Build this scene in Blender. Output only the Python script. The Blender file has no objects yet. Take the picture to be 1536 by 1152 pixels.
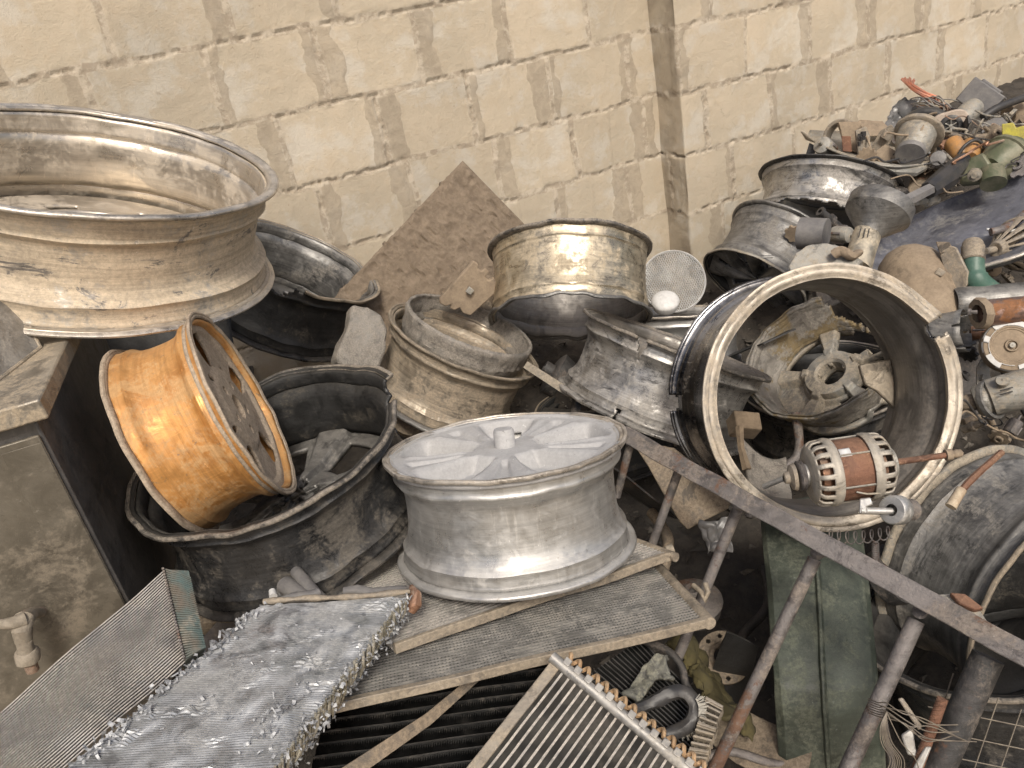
import bpy, bmesh, math, random
import numpy as np
from mathutils import Vector, Matrix, noise as mn
random.seed(7); np.random.seed(7)
R = math.radians; PI = math.pi
S = bpy.context.scene; COL = S.collection

# ---------------------------------------------------------------- camera
F = 1150.0                                   # focal length in photo pixels (photo 1536 x 1152)
PIT, ROL, YAW = R(25.5), R(-11.2), R(22.8)
CAM = Vector((0, 0, 1.55))
fwd = Vector((0, math.cos(PIT), -math.sin(PIT)))
_up = Vector((0, math.sin(PIT), math.cos(PIT))); _r = Vector((1, 0, 0))
rt = _r*math.cos(ROL) + _up*math.sin(ROL); up = -_r*math.sin(ROL) + _up*math.cos(ROL)
cd = bpy.data.cameras.new('camera'); cam = bpy.data.objects.new('camera', cd); COL.objects.link(cam)
cd.sensor_width = 36; cd.lens = 36*F/1536; cd.clip_start = .05; cd.clip_end = 2000
cam.matrix_world = Matrix.Translation(CAM) @ Matrix((rt, up, -fwd)).transposed().to_4x4()
S.camera = cam
# ---------------------------------------------------------------- light
SUN_EL, SUN_AZ = R(48), R(172)               # azimuth clockwise from +Y
W = bpy.data.worlds.new('World'); S.world = W; W.use_nodes = True
nt = W.node_tree; sky = nt.nodes.new('ShaderNodeTexSky'); sky.sky_type = 'NISHITA'; sky.sun_disc = False
sky.sun_elevation = SUN_EL; sky.sun_rotation = SUN_AZ; sky.dust_density = 6; sky.air_density = 1.0; sky.ozone_density = .6
nt.links.new(sky.outputs[0], nt.nodes['Background'].inputs[0]); nt.nodes['Background'].inputs[1].default_value = .10
sl = bpy.data.lights.new('sun', 'SUN'); sl.energy = 2.05; sl.angle = R(12); sl.color = (1, .95, .86)
so = bpy.data.objects.new('sun', sl); COL.objects.link(so)
sd = Vector((math.sin(SUN_AZ)*math.cos(SUN_EL), math.cos(SUN_AZ)*math.cos(SUN_EL), math.sin(SUN_EL)))
so.rotation_euler = sd.to_track_quat('Z', 'Y').to_euler()
S.view_settings.view_transform = 'Standard'; S.view_settings.look = 'None'
S.view_settings.exposure = 0.35; S.view_settings.gamma = 1
S.cycles.max_bounces = 8

# ---------------------------------------------------------------- geometry of the view
def ray(x, y): return fwd + rt*((x-768)/F) - up*((y-576)/F)
def P(x, y, d): return CAM + ray(x, y)*d                       # a point at depth d
def onplane(x, y, p0, n):
    r_ = ray(x, y); return CAM + r_*((p0-CAM).dot(n)/r_.dot(n))
def px(d, k): return k*d/F                                      # k photo pixels at depth d, in metres
def frame(o, z, xh=None):
    z = z.normalized(); xh = xh or Vector((0, 0, 1))
    if abs(z.dot(xh.normalized())) > .98: xh = Vector((1, 0, 0))
    x = (xh - z*xh.dot(z)).normalized(); y = z.cross(x)
    return Matrix.Translation(o) @ Matrix((x, y, z)).transposed().to_4x4()

# ---------------------------------------------------------------- objects
def tagit(o, label=None, cat=None, group=None, kind=None):
    if label: o['label'] = label
    if cat: o['category'] = cat
    if group: o['group'] = group
    if kind: o['kind'] = kind
    return o
def thing(name, label, cat, M=None, group=None):
    o = bpy.data.objects.new(name, None); COL.objects.link(o); o.empty_display_size = .02
    if M is not None: o.matrix_world = M
    return tagit(o, label, cat, group)
class MB:
    def __init__(s): s.v = []; s.f = []
    def add(s, vs, fs, M=None):
        n = len(s.v)
        s.v += [tuple(M @ Vector(v)) if M is not None else tuple(v) for v in vs]
        s.f += [tuple(i+n for i in f) for f in fs]; return s
    def box(s, c, d, M=None, rz=0):
        x, y, z = d[0]/2, d[1]/2, d[2]/2
        vs = [(a*x, b*y, e*z) for a in (-1, 1) for b in (-1, 1) for e in (-1, 1)]
        if rz: vs = [(a*math.cos(rz)-b*math.sin(rz), a*math.sin(rz)+b*math.cos(rz), e) for a, b, e in vs]
        vs = [(a+c[0], b+c[1], e+c[2]) for a, b, e in vs]
        return s.add(vs, [(0,1,3,2), (4,6,7,5), (0,4,5,1), (2,3,7,6), (0,2,6,4), (1,5,7,3)], M)
    def lathe(s, prof, seg=64, M=None, a0=0, a1=2*PI, closed=False, fn=None, keep=None, jag=None):
        full = abs(a1-a0-2*PI) < 1e-6; n = seg if full else seg+1; m = len(prof)
        vs = []
        for i in range(n):
            a = a0+(a1-a0)*i/seg
            for j, (r, z) in enumerate(prof):
                if fn: r, z = fn(a, r, z, j/(m-1))
                vs.append((r*math.cos(a), r*math.sin(a), z))
        fs = []
        for i in range(seg):
            k = (i+1) % n
            for j in range(m if closed else m-1):
                q = (j+1) % m
                if keep and not keep(a0+(a1-a0)*(i+.5)/seg, (j+.5)/(m-1)): continue
                fs.append((i*m+j, i*m+q, k*m+q, k*m+j))
        if closed and not full:
            fs.append(tuple(range(m))); fs.append(tuple((n-1)*m+j for j in reversed(range(m))))
        return s.add(vs, fs, M)
    def tube(s, pts, r, seg=10, M=None, caps=True):
        pts = [Vector(p) for p in pts]; n = len(pts); rr = r if isinstance(r, (list, tuple)) else [r]*n
        vs = []; t0 = None
        for i, p in enumerate(pts):
            t = (pts[min(i+1, n-1)]-pts[max(i-1, 0)]).normalized()
            if t0 is None:
                a = Vector((0, 0, 1)) if abs(t.z) < .9 else Vector((1, 0, 0)); x = (a-t*a.dot(t)).normalized()
            else: x = (x-t*x.dot(t)).normalized()
            y = t.cross(x); t0 = t
            vs += [tuple(p+(x*math.cos(2*PI*k/seg)+y*math.sin(2*PI*k/seg))*rr[i]) for k in range(seg)]
        fs = [(i*seg+k, i*seg+(k+1) % seg, (i+1)*seg+(k+1) % seg, (i+1)*seg+k) for i in range(n-1) for k in range(seg)]
        if caps: fs += [tuple(reversed(range(seg))), tuple((n-1)*seg+k for k in range(seg))]
        return s.add(vs, fs, M)
    def prism(s, pts, h, M=None, z0=0):
        n = len(pts)
        vs = [(a, b, z0) for a, b in pts]+[(a, b, z0+h) for a, b in pts]
        fs = [tuple(reversed(range(n))), tuple(range(n, 2*n))]+[(i, (i+1) % n, n+(i+1) % n, n+i) for i in range(n)]
        return s.add(vs, fs, M)
    def build(s, name, mat, parent=None, smooth=True, bevel=0, solid=0, ang=38, rough=0, rs=30, sub=0, off=-1):
        me = bpy.data.meshes.new(name); me.from_pydata(s.v, [], s.f)
        bm = bmesh.new(); bm.from_mesh(me); bmesh.ops.remove_doubles(bm, verts=bm.verts, dist=1e-6)
        loose = [v for v in bm.verts if not v.link_faces]
        if loose: bmesh.ops.delete(bm, geom=loose, context='VERTS')
        if not solid: bmesh.ops.recalc_face_normals(bm, faces=bm.faces)
        if sub: bmesh.ops.subdivide_edges(bm, edges=bm.edges, cuts=sub, use_grid_fill=True)
        if rough:
            for v in bm.verts: v.co += mn.noise_vector(v.co*rs)*rough + mn.noise_vector(v.co*rs*3.1)*rough*.4
        bm.to_mesh(me); bm.free()
        me.materials.append(mat)
        if smooth:
            me.polygons.foreach_set('use_smooth', [True]*len(me.polygons)); me.set_sharp_from_angle(angle=R(ang))
        o = bpy.data.objects.new(name, me); COL.objects.link(o)
        if parent: o.parent = parent
        if bevel:
            b = o.modifiers.new('bevel', 'BEVEL'); b.width = bevel; b.segments = 2; b.limit_method = 'ANGLE'; b.angle_limit = R(40)
        if solid:
            b = o.modifiers.new('solid', 'SOLIDIFY'); b.thickness = solid; b.offset = off
        return o
def copy_tree(o, M, label, group=None):
    r_ = o.copy(); COL.objects.link(r_); r_.matrix_world = M; r_['label'] = label
    if group: r_['group'] = group
    for ch in o.children:
        c = ch.copy(); COL.objects.link(c); c.parent = r_
        for g in ch.children:
            e = g.copy(); COL.objects.link(e); e.parent = c
    return r_

# ---------------------------------------------------------------- materials
def nodes(name):
    m = bpy.data.materials.new(name); m.use_nodes = True; t = m.node_tree
    return m, t, t.nodes['Principled BSDF']
class G:
    def __init__(s, t): s.t = t; s.tc = t.nodes.new('ShaderNodeTexCoord').outputs['Object']
    def lk(s, a, b):
        if hasattr(a, 'links'): s.t.links.new(a, b)
        else: b.default_value = a
    def map(s, sc, loc=(0, 0, 0), rot=(0, 0, 0)):
        n = s.t.nodes.new('ShaderNodeMapping'); s.t.links.new(s.tc, n.inputs[0])
        n.inputs['Scale'].default_value = sc; n.inputs['Location'].default_value = loc; n.inputs['Rotation'].default_value = rot
        return n.outputs[0]
    def noise(s, scale, detail=6, rough=.6, vec=None, dist=0):
        n = s.t.nodes.new('ShaderNodeTexNoise'); s.lk(vec if vec is not None else s.tc, n.inputs['Vector'])
        n.inputs['Scale'].default_value = scale; n.inputs['Detail'].default_value = detail; n.inputs['Roughness'].default_value = rough
        n.inputs['Distortion'].default_value = dist; return n.outputs['Fac']
    def vor(s, scale, feature='F1', vec=None):
        n = s.t.nodes.new('ShaderNodeTexVoronoi'); n.feature = feature; s.lk(vec if vec is not None else s.tc, n.inputs['Vector'])
        n.inputs['Scale'].default_value = scale; return n.outputs['Distance']
    def ramp(s, x, a, b, lo=0, hi=1):
        n = s.t.nodes.new('ShaderNodeMapRange'); n.interpolation_type = 'SMOOTHSTEP'; s.lk(x, n.inputs[0])
        for i, v in enumerate((a, b, lo, hi)): n.inputs[1+i].default_value = v
        return n.outputs[0]
    def m(s, op, a, b=0):
        n = s.t.nodes.new('ShaderNodeMath'); n.operation = op; s.lk(a, n.inputs[0]); s.lk(b, n.inputs[1]); n.use_clamp = (op == 'ADD'); return n.outputs[0]
    def mix(s, f, a, b):
        n = s.t.nodes.new('ShaderNodeMix'); n.data_type = 'RGBA'; s.lk(f, n.inputs[0])
        for v, i in ((a, 6), (b, 7)): s.lk(v if hasattr(v, 'links') else (*v, 1), n.inputs[i])
        return n.outputs[2]
    def mul(s, c, f):
        n = s.t.nodes.new('ShaderNodeVectorMath'); n.operation = 'SCALE'; s.lk(c, n.inputs[0]); s.lk(f, n.inputs[3]); return n.outputs[0]
    def mixf(s, f, a, b):
        n = s.t.nodes.new('ShaderNodeMix'); s.lk(f, n.inputs[0]); s.lk(a, n.inputs[2]); s.lk(b, n.inputs[3]); return n.outputs[0]
    def bump(s, h, strength=.4, dist=.002, prev=None):
        n = s.t.nodes.new('ShaderNodeBump'); s.lk(h, n.inputs['Height']); n.inputs['Strength'].default_value = strength
        n.inputs['Distance'].default_value = dist
        if prev is not None: s.t.links.new(prev, n.inputs['Normal'])
        return n.outputs[0]
    def upz(s):
        g = s.t.nodes.new('ShaderNodeNewGeometry'); x = s.t.nodes.new('ShaderNodeSeparateXYZ'); s.t.links.new(g.outputs['Normal'], x.inputs[0]); return x.outputs[2]
DUST = (.36, .30, .225); DARKD = (.10, .088, .072)
_seed = [0]
def metal(name, base=(.5, .49, .46), base2=None, rough=.42, met=.75, dust=DUST, amt=.5, spot=(.05, .045, .04), spots=.35, rings=.5, scale=1.0, updust=.35, bump=.35, rust=None, rust_amt=.0, z=None, speck=.5, grime=1.0):
    """worn metal: two base tones, circumferential streaks round local Z, a coat of dust, dark stains, chips and scratches"""
    m_, t, b = nodes(name); g = G(t); _seed[0] += 1; o = _seed[0]*3.7
    base2 = base2 or tuple(c*.62 for c in base)
    v = g.map((scale,)*3, (o, o*.3, -o))
    vr = g.map((1.0*scale, 1.0*scale, 30*scale), (o, 2*o, o))          # rings round the axis
    va = g.map((30*scale, 30*scale, 2.0*scale), (o, o, 3*o))           # streaks along the axis
    big = g.noise(6, 6, .66, v, .5); mid = g.noise(26, 9, .74, v, .5); fine = g.noise(170, 6, .8, v)
    ring = g.noise(5, 6, .75, vr); ax = g.noise(5, 6, .78, va)
    c = g.mix(g.ramp(big, .40, .60), base, base2)
    c = g.mix(g.m('MULTIPLY', g.ramp(ax, .56, .64), .4), c, tuple(min(1, x*1.35) for x in base))
    sp = g.m('MULTIPLY', g.ramp(g.noise(11, 10, .8, g.map((scale, scale, scale*2.6), (o, o*.3, -o)), .6), .55, .60), spots)
    c = g.mix(sp, c, spot)
    # dust
    dn = g.m('ADD', g.m('ADD', g.m('MULTIPLY', big, .45), g.m('MULTIPLY', mid, .40)), g.m('MULTIPLY', fine, .15))
    lo = .66-.33*amt
    dm = g.ramp(dn, lo-.035, lo+.045, 0, min(.95, .45+.5*amt))
    ud = g.m('MULTIPLY', g.ramp(g.m('ADD', g.m('MULTIPLY', g.upz(), .6), g.m('MULTIPLY', mid, .5)), .45, .95), updust)
    dm = g.m('MAXIMUM', dm, ud)
    dm = g.m('MULTIPLY', dm, g.ramp(sp, .0, .6, 1, .25))
    dc = g.mix(g.ramp(fine, .38, .62), tuple(x*(1-.34*grime) for x in dust), tuple(min(1, x*(1+.18*grime)) for x in dust))
    c = g.mix(dm, c, dc)
    if rust:
        rm = g.m('MULTIPLY', g.ramp(g.noise(7, 10, .76, g.map((scale,)*3, (-o, o, 5))), .62-.3*rust_amt, .68-.3*rust_amt), .9)
        c = g.mix(rm, c, g.mix(g.ramp(mid, .4, .6), rust, tuple(x*.5 for x in rust)))
        dm = g.m('MAXIMUM', dm, rm)
    # grime in rings and smudges, over everything
    c = g.mul(c, g.ramp(ring, .38, .60, 1-.42*rings, 1.06))
    c = g.mul(c, g.ramp(mid, .36, .56, 1-.22*grime, 1.05))
    gr = g.ramp(g.noise(4, 9, .8, g.map((scale,)*3, (o*2, 5, o)), 1.0), .57, .70, 0, .32*min(1, spots*1.6))
    c = g.mix(gr, c, tuple(x*1.3 for x in spot))
    # chips and scratches
    ch = g.m('MULTIPLY', g.ramp(g.noise(70, 5, .85, v), .64, .67), speck)
    c = g.mix(ch, c, tuple(min(1, x*1.5+.06) for x in base))
    ch2 = g.m('MULTIPLY', g.ramp(g.noise(60, 6, .85, g.map((scale,)*3, (o+9, o, 1))), .62, .66), speck)
    c = g.mix(ch2, c, spot)
    g.lk(c, b.inputs['Base Color'])
    g.lk(g.mixf(dm, met, met*.10), b.inputs['Metallic'])
    g.lk(g.m('ADD', g.mixf(dm, rough, .85), g.ramp(mid, .35, .65, -.10, .16)), b.inputs['Roughness'])
    h = g.bump(mid, bump*.9, .006); h = g.bump(fine, bump, .0018, h); h = g.bump(ring, bump*.8, .002, h)
    g.lk(h, b.inputs['Normal'])
    return m_
def plain(name, a, b_, rough=.8, scale=20, bump=.4, met=0, dist=.003, spot=None, spotamt=.5, detail=8):
    m_, t, b = nodes(name); g = G(t); _seed[0] += 1
    v = g.map((1, 1, 1), (_seed[0]*2.3, 1, _seed[0]))
    n = g.noise(scale, detail, .68, v, .3); f_ = g.noise(scale*7, 6, .7, v)
    c = g.mix(g.ramp(n, .35, .65), a, b_)
    c = g.mix(g.ramp(f_, .4, .7, 0, .35), c, tuple(x*.6 for x in b_))
    if spot: c = g.mix(g.ramp(g.noise(scale*.6, 8, .7, g.map((1, 1, 1), (9, 3, _seed[0]))), .55, .64, 0, spotamt), c, spot)
    g.lk(c, b.inputs['Base Color']); b.inputs['Roughness'].default_value = rough; b.inputs['Metallic'].default_value = met
    h = g.bump(n, bump, dist); h = g.bump(f_, bump*.8, dist*.4, h); g.lk(h, b.inputs['Normal'])
    return m_
ALU = metal('grey_alloy', (.52, .51, .49), (.46, .455, .44), rough=.36, met=.75, dust=(.44, .42, .39), amt=.22, spot=(.2, .16, .12), spots=.22, rings=.3, bump=.10, grime=.3)
ALU_FACE = metal('dusty_alloy_face', (.50, .50, .50), (.42, .42, .43), rough=.5, met=.35, dust=(.38, .375, .37), amt=.8, spots=.10, rings=.0, bump=.15, updust=.2, grime=.3)
TRUCK = metal('tan_dusty_steel', (.50, .47, .42), (.34, .33, .31), rough=.42, met=.6, dust=(.56, .46, .33), amt=.68, spot=(.12, .12, .125), spots=.95, rings=.5, scale=.8, bump=.3, grime=.6)
TRUCK_IN = metal('brushed_steel_inside', (.56, .50, .42), (.50, .45, .38), rough=.36, met=.8, dust=(.44, .38, .30), amt=.38, spot=(.2, .18, .15), spots=.12, rings=.3, scale=.7, bump=.08, updust=.2, grime=.3)
LIPM = metal('worn_bright_lip', (.62, .57, .50), (.45, .42, .38), rough=.36, met=.8, dust=(.42, .36, .28), amt=.35, spots=.45, rings=.2, bump=.3)
CREAM = metal('cream_machined_lip', (.52, .465, .385), (.40, .36, .305), rough=.42, met=.6, dust=(.44, .37, .28), amt=.42, spot=(.10, .08, .06), spots=.6, rings=.4, bump=.3)
BLACK = metal('black_scorched_alloy', (.045, .045, .046), (.03, .03, .031), rough=.33, met=.25, dust=(.13, .115, .095), amt=.42, spot=(.01, .01, .01), spots=.5, rings=.6, speck=.35, updust=.5)
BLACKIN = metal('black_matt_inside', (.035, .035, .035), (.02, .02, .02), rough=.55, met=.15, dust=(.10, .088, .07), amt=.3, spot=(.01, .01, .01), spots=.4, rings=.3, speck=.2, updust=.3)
EDGE = metal('dusty_black_lip', (.11, .105, .10), (.06, .06, .06), rough=.4, met=.4, dust=(.30, .26, .21), amt=.6, spot=(.02, .02, .02), spots=.5, rings=.2)
ORANGE = metal('orange_heat_stained_alloy', (.54, .27, .085), (.50, .22, .06), rough=.42, met=.4, dust=(.44, .30, .15), amt=.48, spot=(.14, .14, .12), spots=.25, rings=.3, bump=.15, rust=(.42, .33, .24), rust_amt=.05, grime=.5, speck=.7)
ORANGE_F = metal('brown_dusty_wheel_face', (.42, .34, .25), (.36, .28, .20), rough=.5, met=.35, dust=(.38, .31, .235), amt=.75, spots=.25, rings=.1)
TAN = metal('tan_brown_alloy', (.44, .38, .30), (.33, .30, .25), rough=.38, met=.65, dust=(.33, .265, .19), amt=.55, spot=(.06, .055, .05), spots=.5, rings=.6)
GOLD = metal('golden_alloy', (.58, .50, .37), (.46, .40, .30), rough=.33, met=.8, dust=(.40, .33, .235), amt=.40, spot=(.05, .045, .04), spots=.45, rings=.5, bump=.18)
SOOT = metal('sooty_silver_alloy', (.46, .445, .42), (.30, .29, .275), rough=.32, met=.75, dust=(.34, .315, .28), amt=.42, spot=(.02, .02, .02), spots=.6, rings=.55, bump=.2)
CHROME = metal('sooty_chrome', (.42, .42, .43), (.06, .06, .065), rough=.16, met=.95, dust=(.28, .24, .19), amt=.2, spot=(.01, .01, .01), spots=.9, rings=.75, scale=.7, bump=.12)
BROWNIN = metal('dark_brown_inside', (.235, .22, .20), (.18, .168, .152), rough=.42, met=.5, dust=(.19, .165, .14), amt=.45, spot=(.05, .045, .04), spots=.25, rings=.4, bump=.15, speck=.3)
GREYD = metal('dark_grey_alloy', (.22, .215, .205), (.13, .128, .125), rough=.38, met=.6, dust=(.24, .22, .19), amt=.42, spot=(.03, .03, .03), spots=.5, rings=.5)
CAST = metal('rough_cast_metal', (.30, .28, .25), (.17, .155, .14), rough=.5, met=.4, dust=(.30, .27, .23), amt=.6, spot=(.06, .05, .04), spots=.5, rings=0, scale=1.5, bump=1.0)
MUD = metal('muddy_yellow_metal', (.34, .27, .14), (.12, .09, .05), rough=.5, met=.4, dust=(.30, .22, .11), amt=.5, spot=(.05, .035, .02), spots=.8, rings=0, bump=.8)
IRON = metal('rusty_grey_steel', (.20, .185, .18), (.12, .11, .105), rough=.5, met=.45, dust=(.24, .20, .165), amt=.42, spot=(.05, .04, .04), spots=.5, rings=.1, rust=(.17, .088, .052), rust_amt=.26, bump=.6)
DIRON = metal('dark_painted_steel', (.06, .058, .058), (.04, .04, .04), rough=.5, met=.3, dust=(.18, .15, .125), amt=.4, spots=.4, rust=(.14, .07, .04), rust_amt=.15, bump=.6)
CAB = metal('dirty_cabinet_steel', (.135, .12, .095), (.10, .088, .07), rough=.42, met=.35, dust=(.19, .16, .12), amt=.42, spot=(.045, .038, .03), spots=.35, grime=.6, rings=0, scale=.7, bump=.2)
CABSIDE = metal('dark_cabinet_side', (.12, .112, .104), (.08, .076, .072), rough=.5, met=.3, dust=(.13, .11, .09), amt=.35, spots=.4, rings=0, scale=.6, bump=.2)
CABTOP = metal('worn_steel_top', (.34, .31, .26), (.24, .22, .19), rough=.4, met=.6, dust=(.36, .29, .2), amt=.5, spots=.3, rings=0, bump=.2)
SHEET = metal('pale_steel_sheet', (.36, .35, .33), (.30, .29, .275), rough=.42, met=.6, dust=(.36, .33, .28), amt=.4, spots=.1, rings=0, bump=.1)
GREEN = metal('dark_green_paint', (.046, .056, .043), (.032, .040, .031), rough=.45, met=0, dust=(.105, .112, .082), amt=.45, spot=(.02, .025, .018), spots=.4, rings=0, updust=.3, bump=.35, speck=.8)
PLATE = metal('brown_dirty_plate', (.15, .125, .10), (.10, .085, .07), rough=.6, met=.3, dust=(.26, .205, .145), amt=.6, spot=(.03, .025, .02), spots=.6, rings=0)
OLDGREY = metal('old_grey_casting', (.32, .31, .28), (.22, .21, .19), rough=.5, met=.4, dust=(.32, .27, .2), amt=.55, spot=(.05, .045, .04), spots=.5, rings=.2)
FIN = metal('dull_radiator_fin', (.30, .295, .29), (.22, .215, .21), rough=.45, met=.55, dust=(.30, .28, .255), amt=.55, spot=(.06, .055, .05), spots=.5, rings=0, bump=.2)
TUBEM = metal('dusty_radiator_tube', (.42, .40, .38), (.32, .31, .3), rough=.4, met=.5, dust=(.40, .37, .33), amt=.55, spots=.2, rings=0, bump=.2)
RAIL = metal('tan_radiator_rail', (.30, .265, .22), (.22, .19, .155), rough=.5, met=.4, dust=(.30, .25, .185), amt=.55, spot=(.07, .055, .04), spots=.5, rings=0)
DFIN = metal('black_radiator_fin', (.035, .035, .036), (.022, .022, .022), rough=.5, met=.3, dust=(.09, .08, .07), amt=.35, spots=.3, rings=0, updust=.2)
FOIL = metal('torn_silver_foil', (.50, .51, .52), (.34, .35, .37), rough=.5, met=.5, dust=(.40, .40, .39), amt=.35, spot=(.10, .10, .11), spots=.4, rings=0, bump=.3)
COPPER = metal('copper_tube', (.40, .22, .14), (.30, .16, .10), rough=.4, met=.7, dust=(.30, .25, .20), amt=.5, spots=.3, rings=0)
RUST = metal('red_brown_rust', (.205, .10, .062), (.14, .07, .045), rough=.7, met=.2, dust=(.30, .19, .12), amt=.4, spot=(.06, .03, .02), spots=.5, rings=0, bump=.6)
MOTORC = metal('dusty_motor_casting', (.40, .37, .32), (.28, .26, .225), rough=.5, met=.45, dust=(.36, .305, .235), amt=.5, spot=(.08, .07, .06), spots=.5, rings=0)
WHITE = plain('chalky_white_plastic', (.62, .62, .61), (.52, .51, .49), .55, 14, .2)
BLKPL = plain('black_plastic', (.03, .03, .032), (.055, .05, .045), .45, 30, .3)
YELLOW = plain('yellow_plastic', (.52, .47, .06), (.34, .29, .08), .5, 30, .5, spot=(.2, .15, .05))
ORPL = plain('orange_plastic', (.46, .23, .07), (.30, .18, .09), .5, 30, .5, spot=(.2, .15, .1))
PUMPG = plain('olive_green_paint', (.085, .10, .055), (.19, .18, .12), .5, 18, .4, spot=(.25, .2, .14), met=.1)
FITG = plain('teal_green_plastic', (.045, .105, .078), (.085, .15, .118), .45, 22, .4, spot=(.30, .24, .16), spotamt=.9)
COPW = plain('copper_pink_wire', (.50, .18, .10), (.42, .22, .16), .45, 40, .3, met=.5)
BOARD = plain('muddy_brown_board', (.17, .13, .092), (.25, .195, .14), .95, 34, 1.0, dist=.008, spot=(.10, .075, .055), spotamt=.35)
YCLOTH = plain('olive_yellow_cloth', (.085, .07, .025), (.05, .042, .02), .9, 12, .6)
BAG = plain('grey_plastic_film', (.17, .165, .16), (.10, .10, .10), .3, 14, .5)
WOODM = plain('dirty_wood', (.20, .15, .10), (.12, .09, .06), .9, 25, .8)
TEAL = plain('faded_blue_green_paint', (.10, .155, .15), (.17, .145, .115), .6, 18, .5, spot=(.30, .27, .22), spotamt=.9)
CLAY = plain('dusty_clay_brown', (.30, .235, .165), (.22, .17, .12), .9, 22, .7, spot=(.10, .08, .06))
TAP = plain('crusted_limescale_tap', (.30, .26, .205), (.20, .17, .13), .8, 30, .8, spot=(.26, .15, .11))

# ---------------------------------------------------------------- wall (two faces of concrete block)
tv = Vector((math.cos(YAW), math.sin(YAW), 0)); nv = Vector((-math.sin(YAW), math.cos(YAW), 0))
def wall_mat():
    m_, t, b = nodes('cement_block_wall'); g = G(t)
    a = t.nodes.new('ShaderNodeAttribute'); a.attribute_name = 'mortar'
    a2 = t.nodes.new('ShaderNodeAttribute'); a2.attribute_name = 'smear'
    n1 = g.noise(3, 6, .6); n2 = g.noise(28, 8, .7, None, .3); n3 = g.noise(200, 5, .8)
    c = g.mix(g.ramp(n1, .35, .65), (.51, .435, .33), (.445, .385, .295))
    c = g.mix(g.ramp(g.noise(9, 6, .65), .48, .64, 0, .55), c, (.54, .51, .45))
    c = g.mix(g.ramp(n2, .48, .68, 0, .35), c, (.46, .37, .26))
    sm = g.m('MULTIPLY', a2.outputs['Fac'], 1)
    c = g.mix(g.ramp(g.m('ADD', sm, g.m('MULTIPLY', n2, .25)), .42, .80, 0, .75), c, g.mix(g.ramp(n2, .4, .6), (.31, .26, .195), (.39, .33, .25)))
    c = g.mix(g.ramp(g.m('ADD', a.outputs['Fac'], g.m('MULTIPLY', n2, .5)), .55, .95, 0, .8), c, g.mix(g.ramp(n2, .42, .58), (.32, .265, .20), (.50, .435, .345)))
    c = g.mix(g.ramp(n3, .60, .70, 0, .4), c, (.33, .27, .2))
    c = g.mix(g.ramp(g.noise(55, 3, .7), .70, .74, 0, .6), c, (.30, .235, .16))
    a3 = t.nodes.new('ShaderNodeAttribute'); a3.attribute_name = 'tone'
    c = g.mul(c, g.ramp(g.m('ADD', g.m('MULTIPLY', a3.outputs['Fac'], .5), .5), .1, .9, .90, 1.06))
    c = g.mix(g.ramp(g.noise(14, 9, .8, None, 1.2), .60, .66, 0, .5), c, (.33, .28, .215))
    g.lk(c, b.inputs['Base Color']); b.inputs['Roughness'].default_value = .95
    h = g.bump(n2, .6, .007); h = g.bump(n3, .7, .0025, h); g.lk(h, b.inputs['Normal'])
    return m_
WALLM = wall_mat()
BED = [.482, .272, .062, -.147, -.358, -.567, -.777, -.987, -1.2, -1.41, -1.6]
def joints_left(r_): return [(.09, .0, .44, .0)[r_ % 4] if False else ([.09, .0, .135, .0][r_ % 4])]
def vnoise(x, y, z=0.0): return mn.noise(Vector((x, y, z)))
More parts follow.
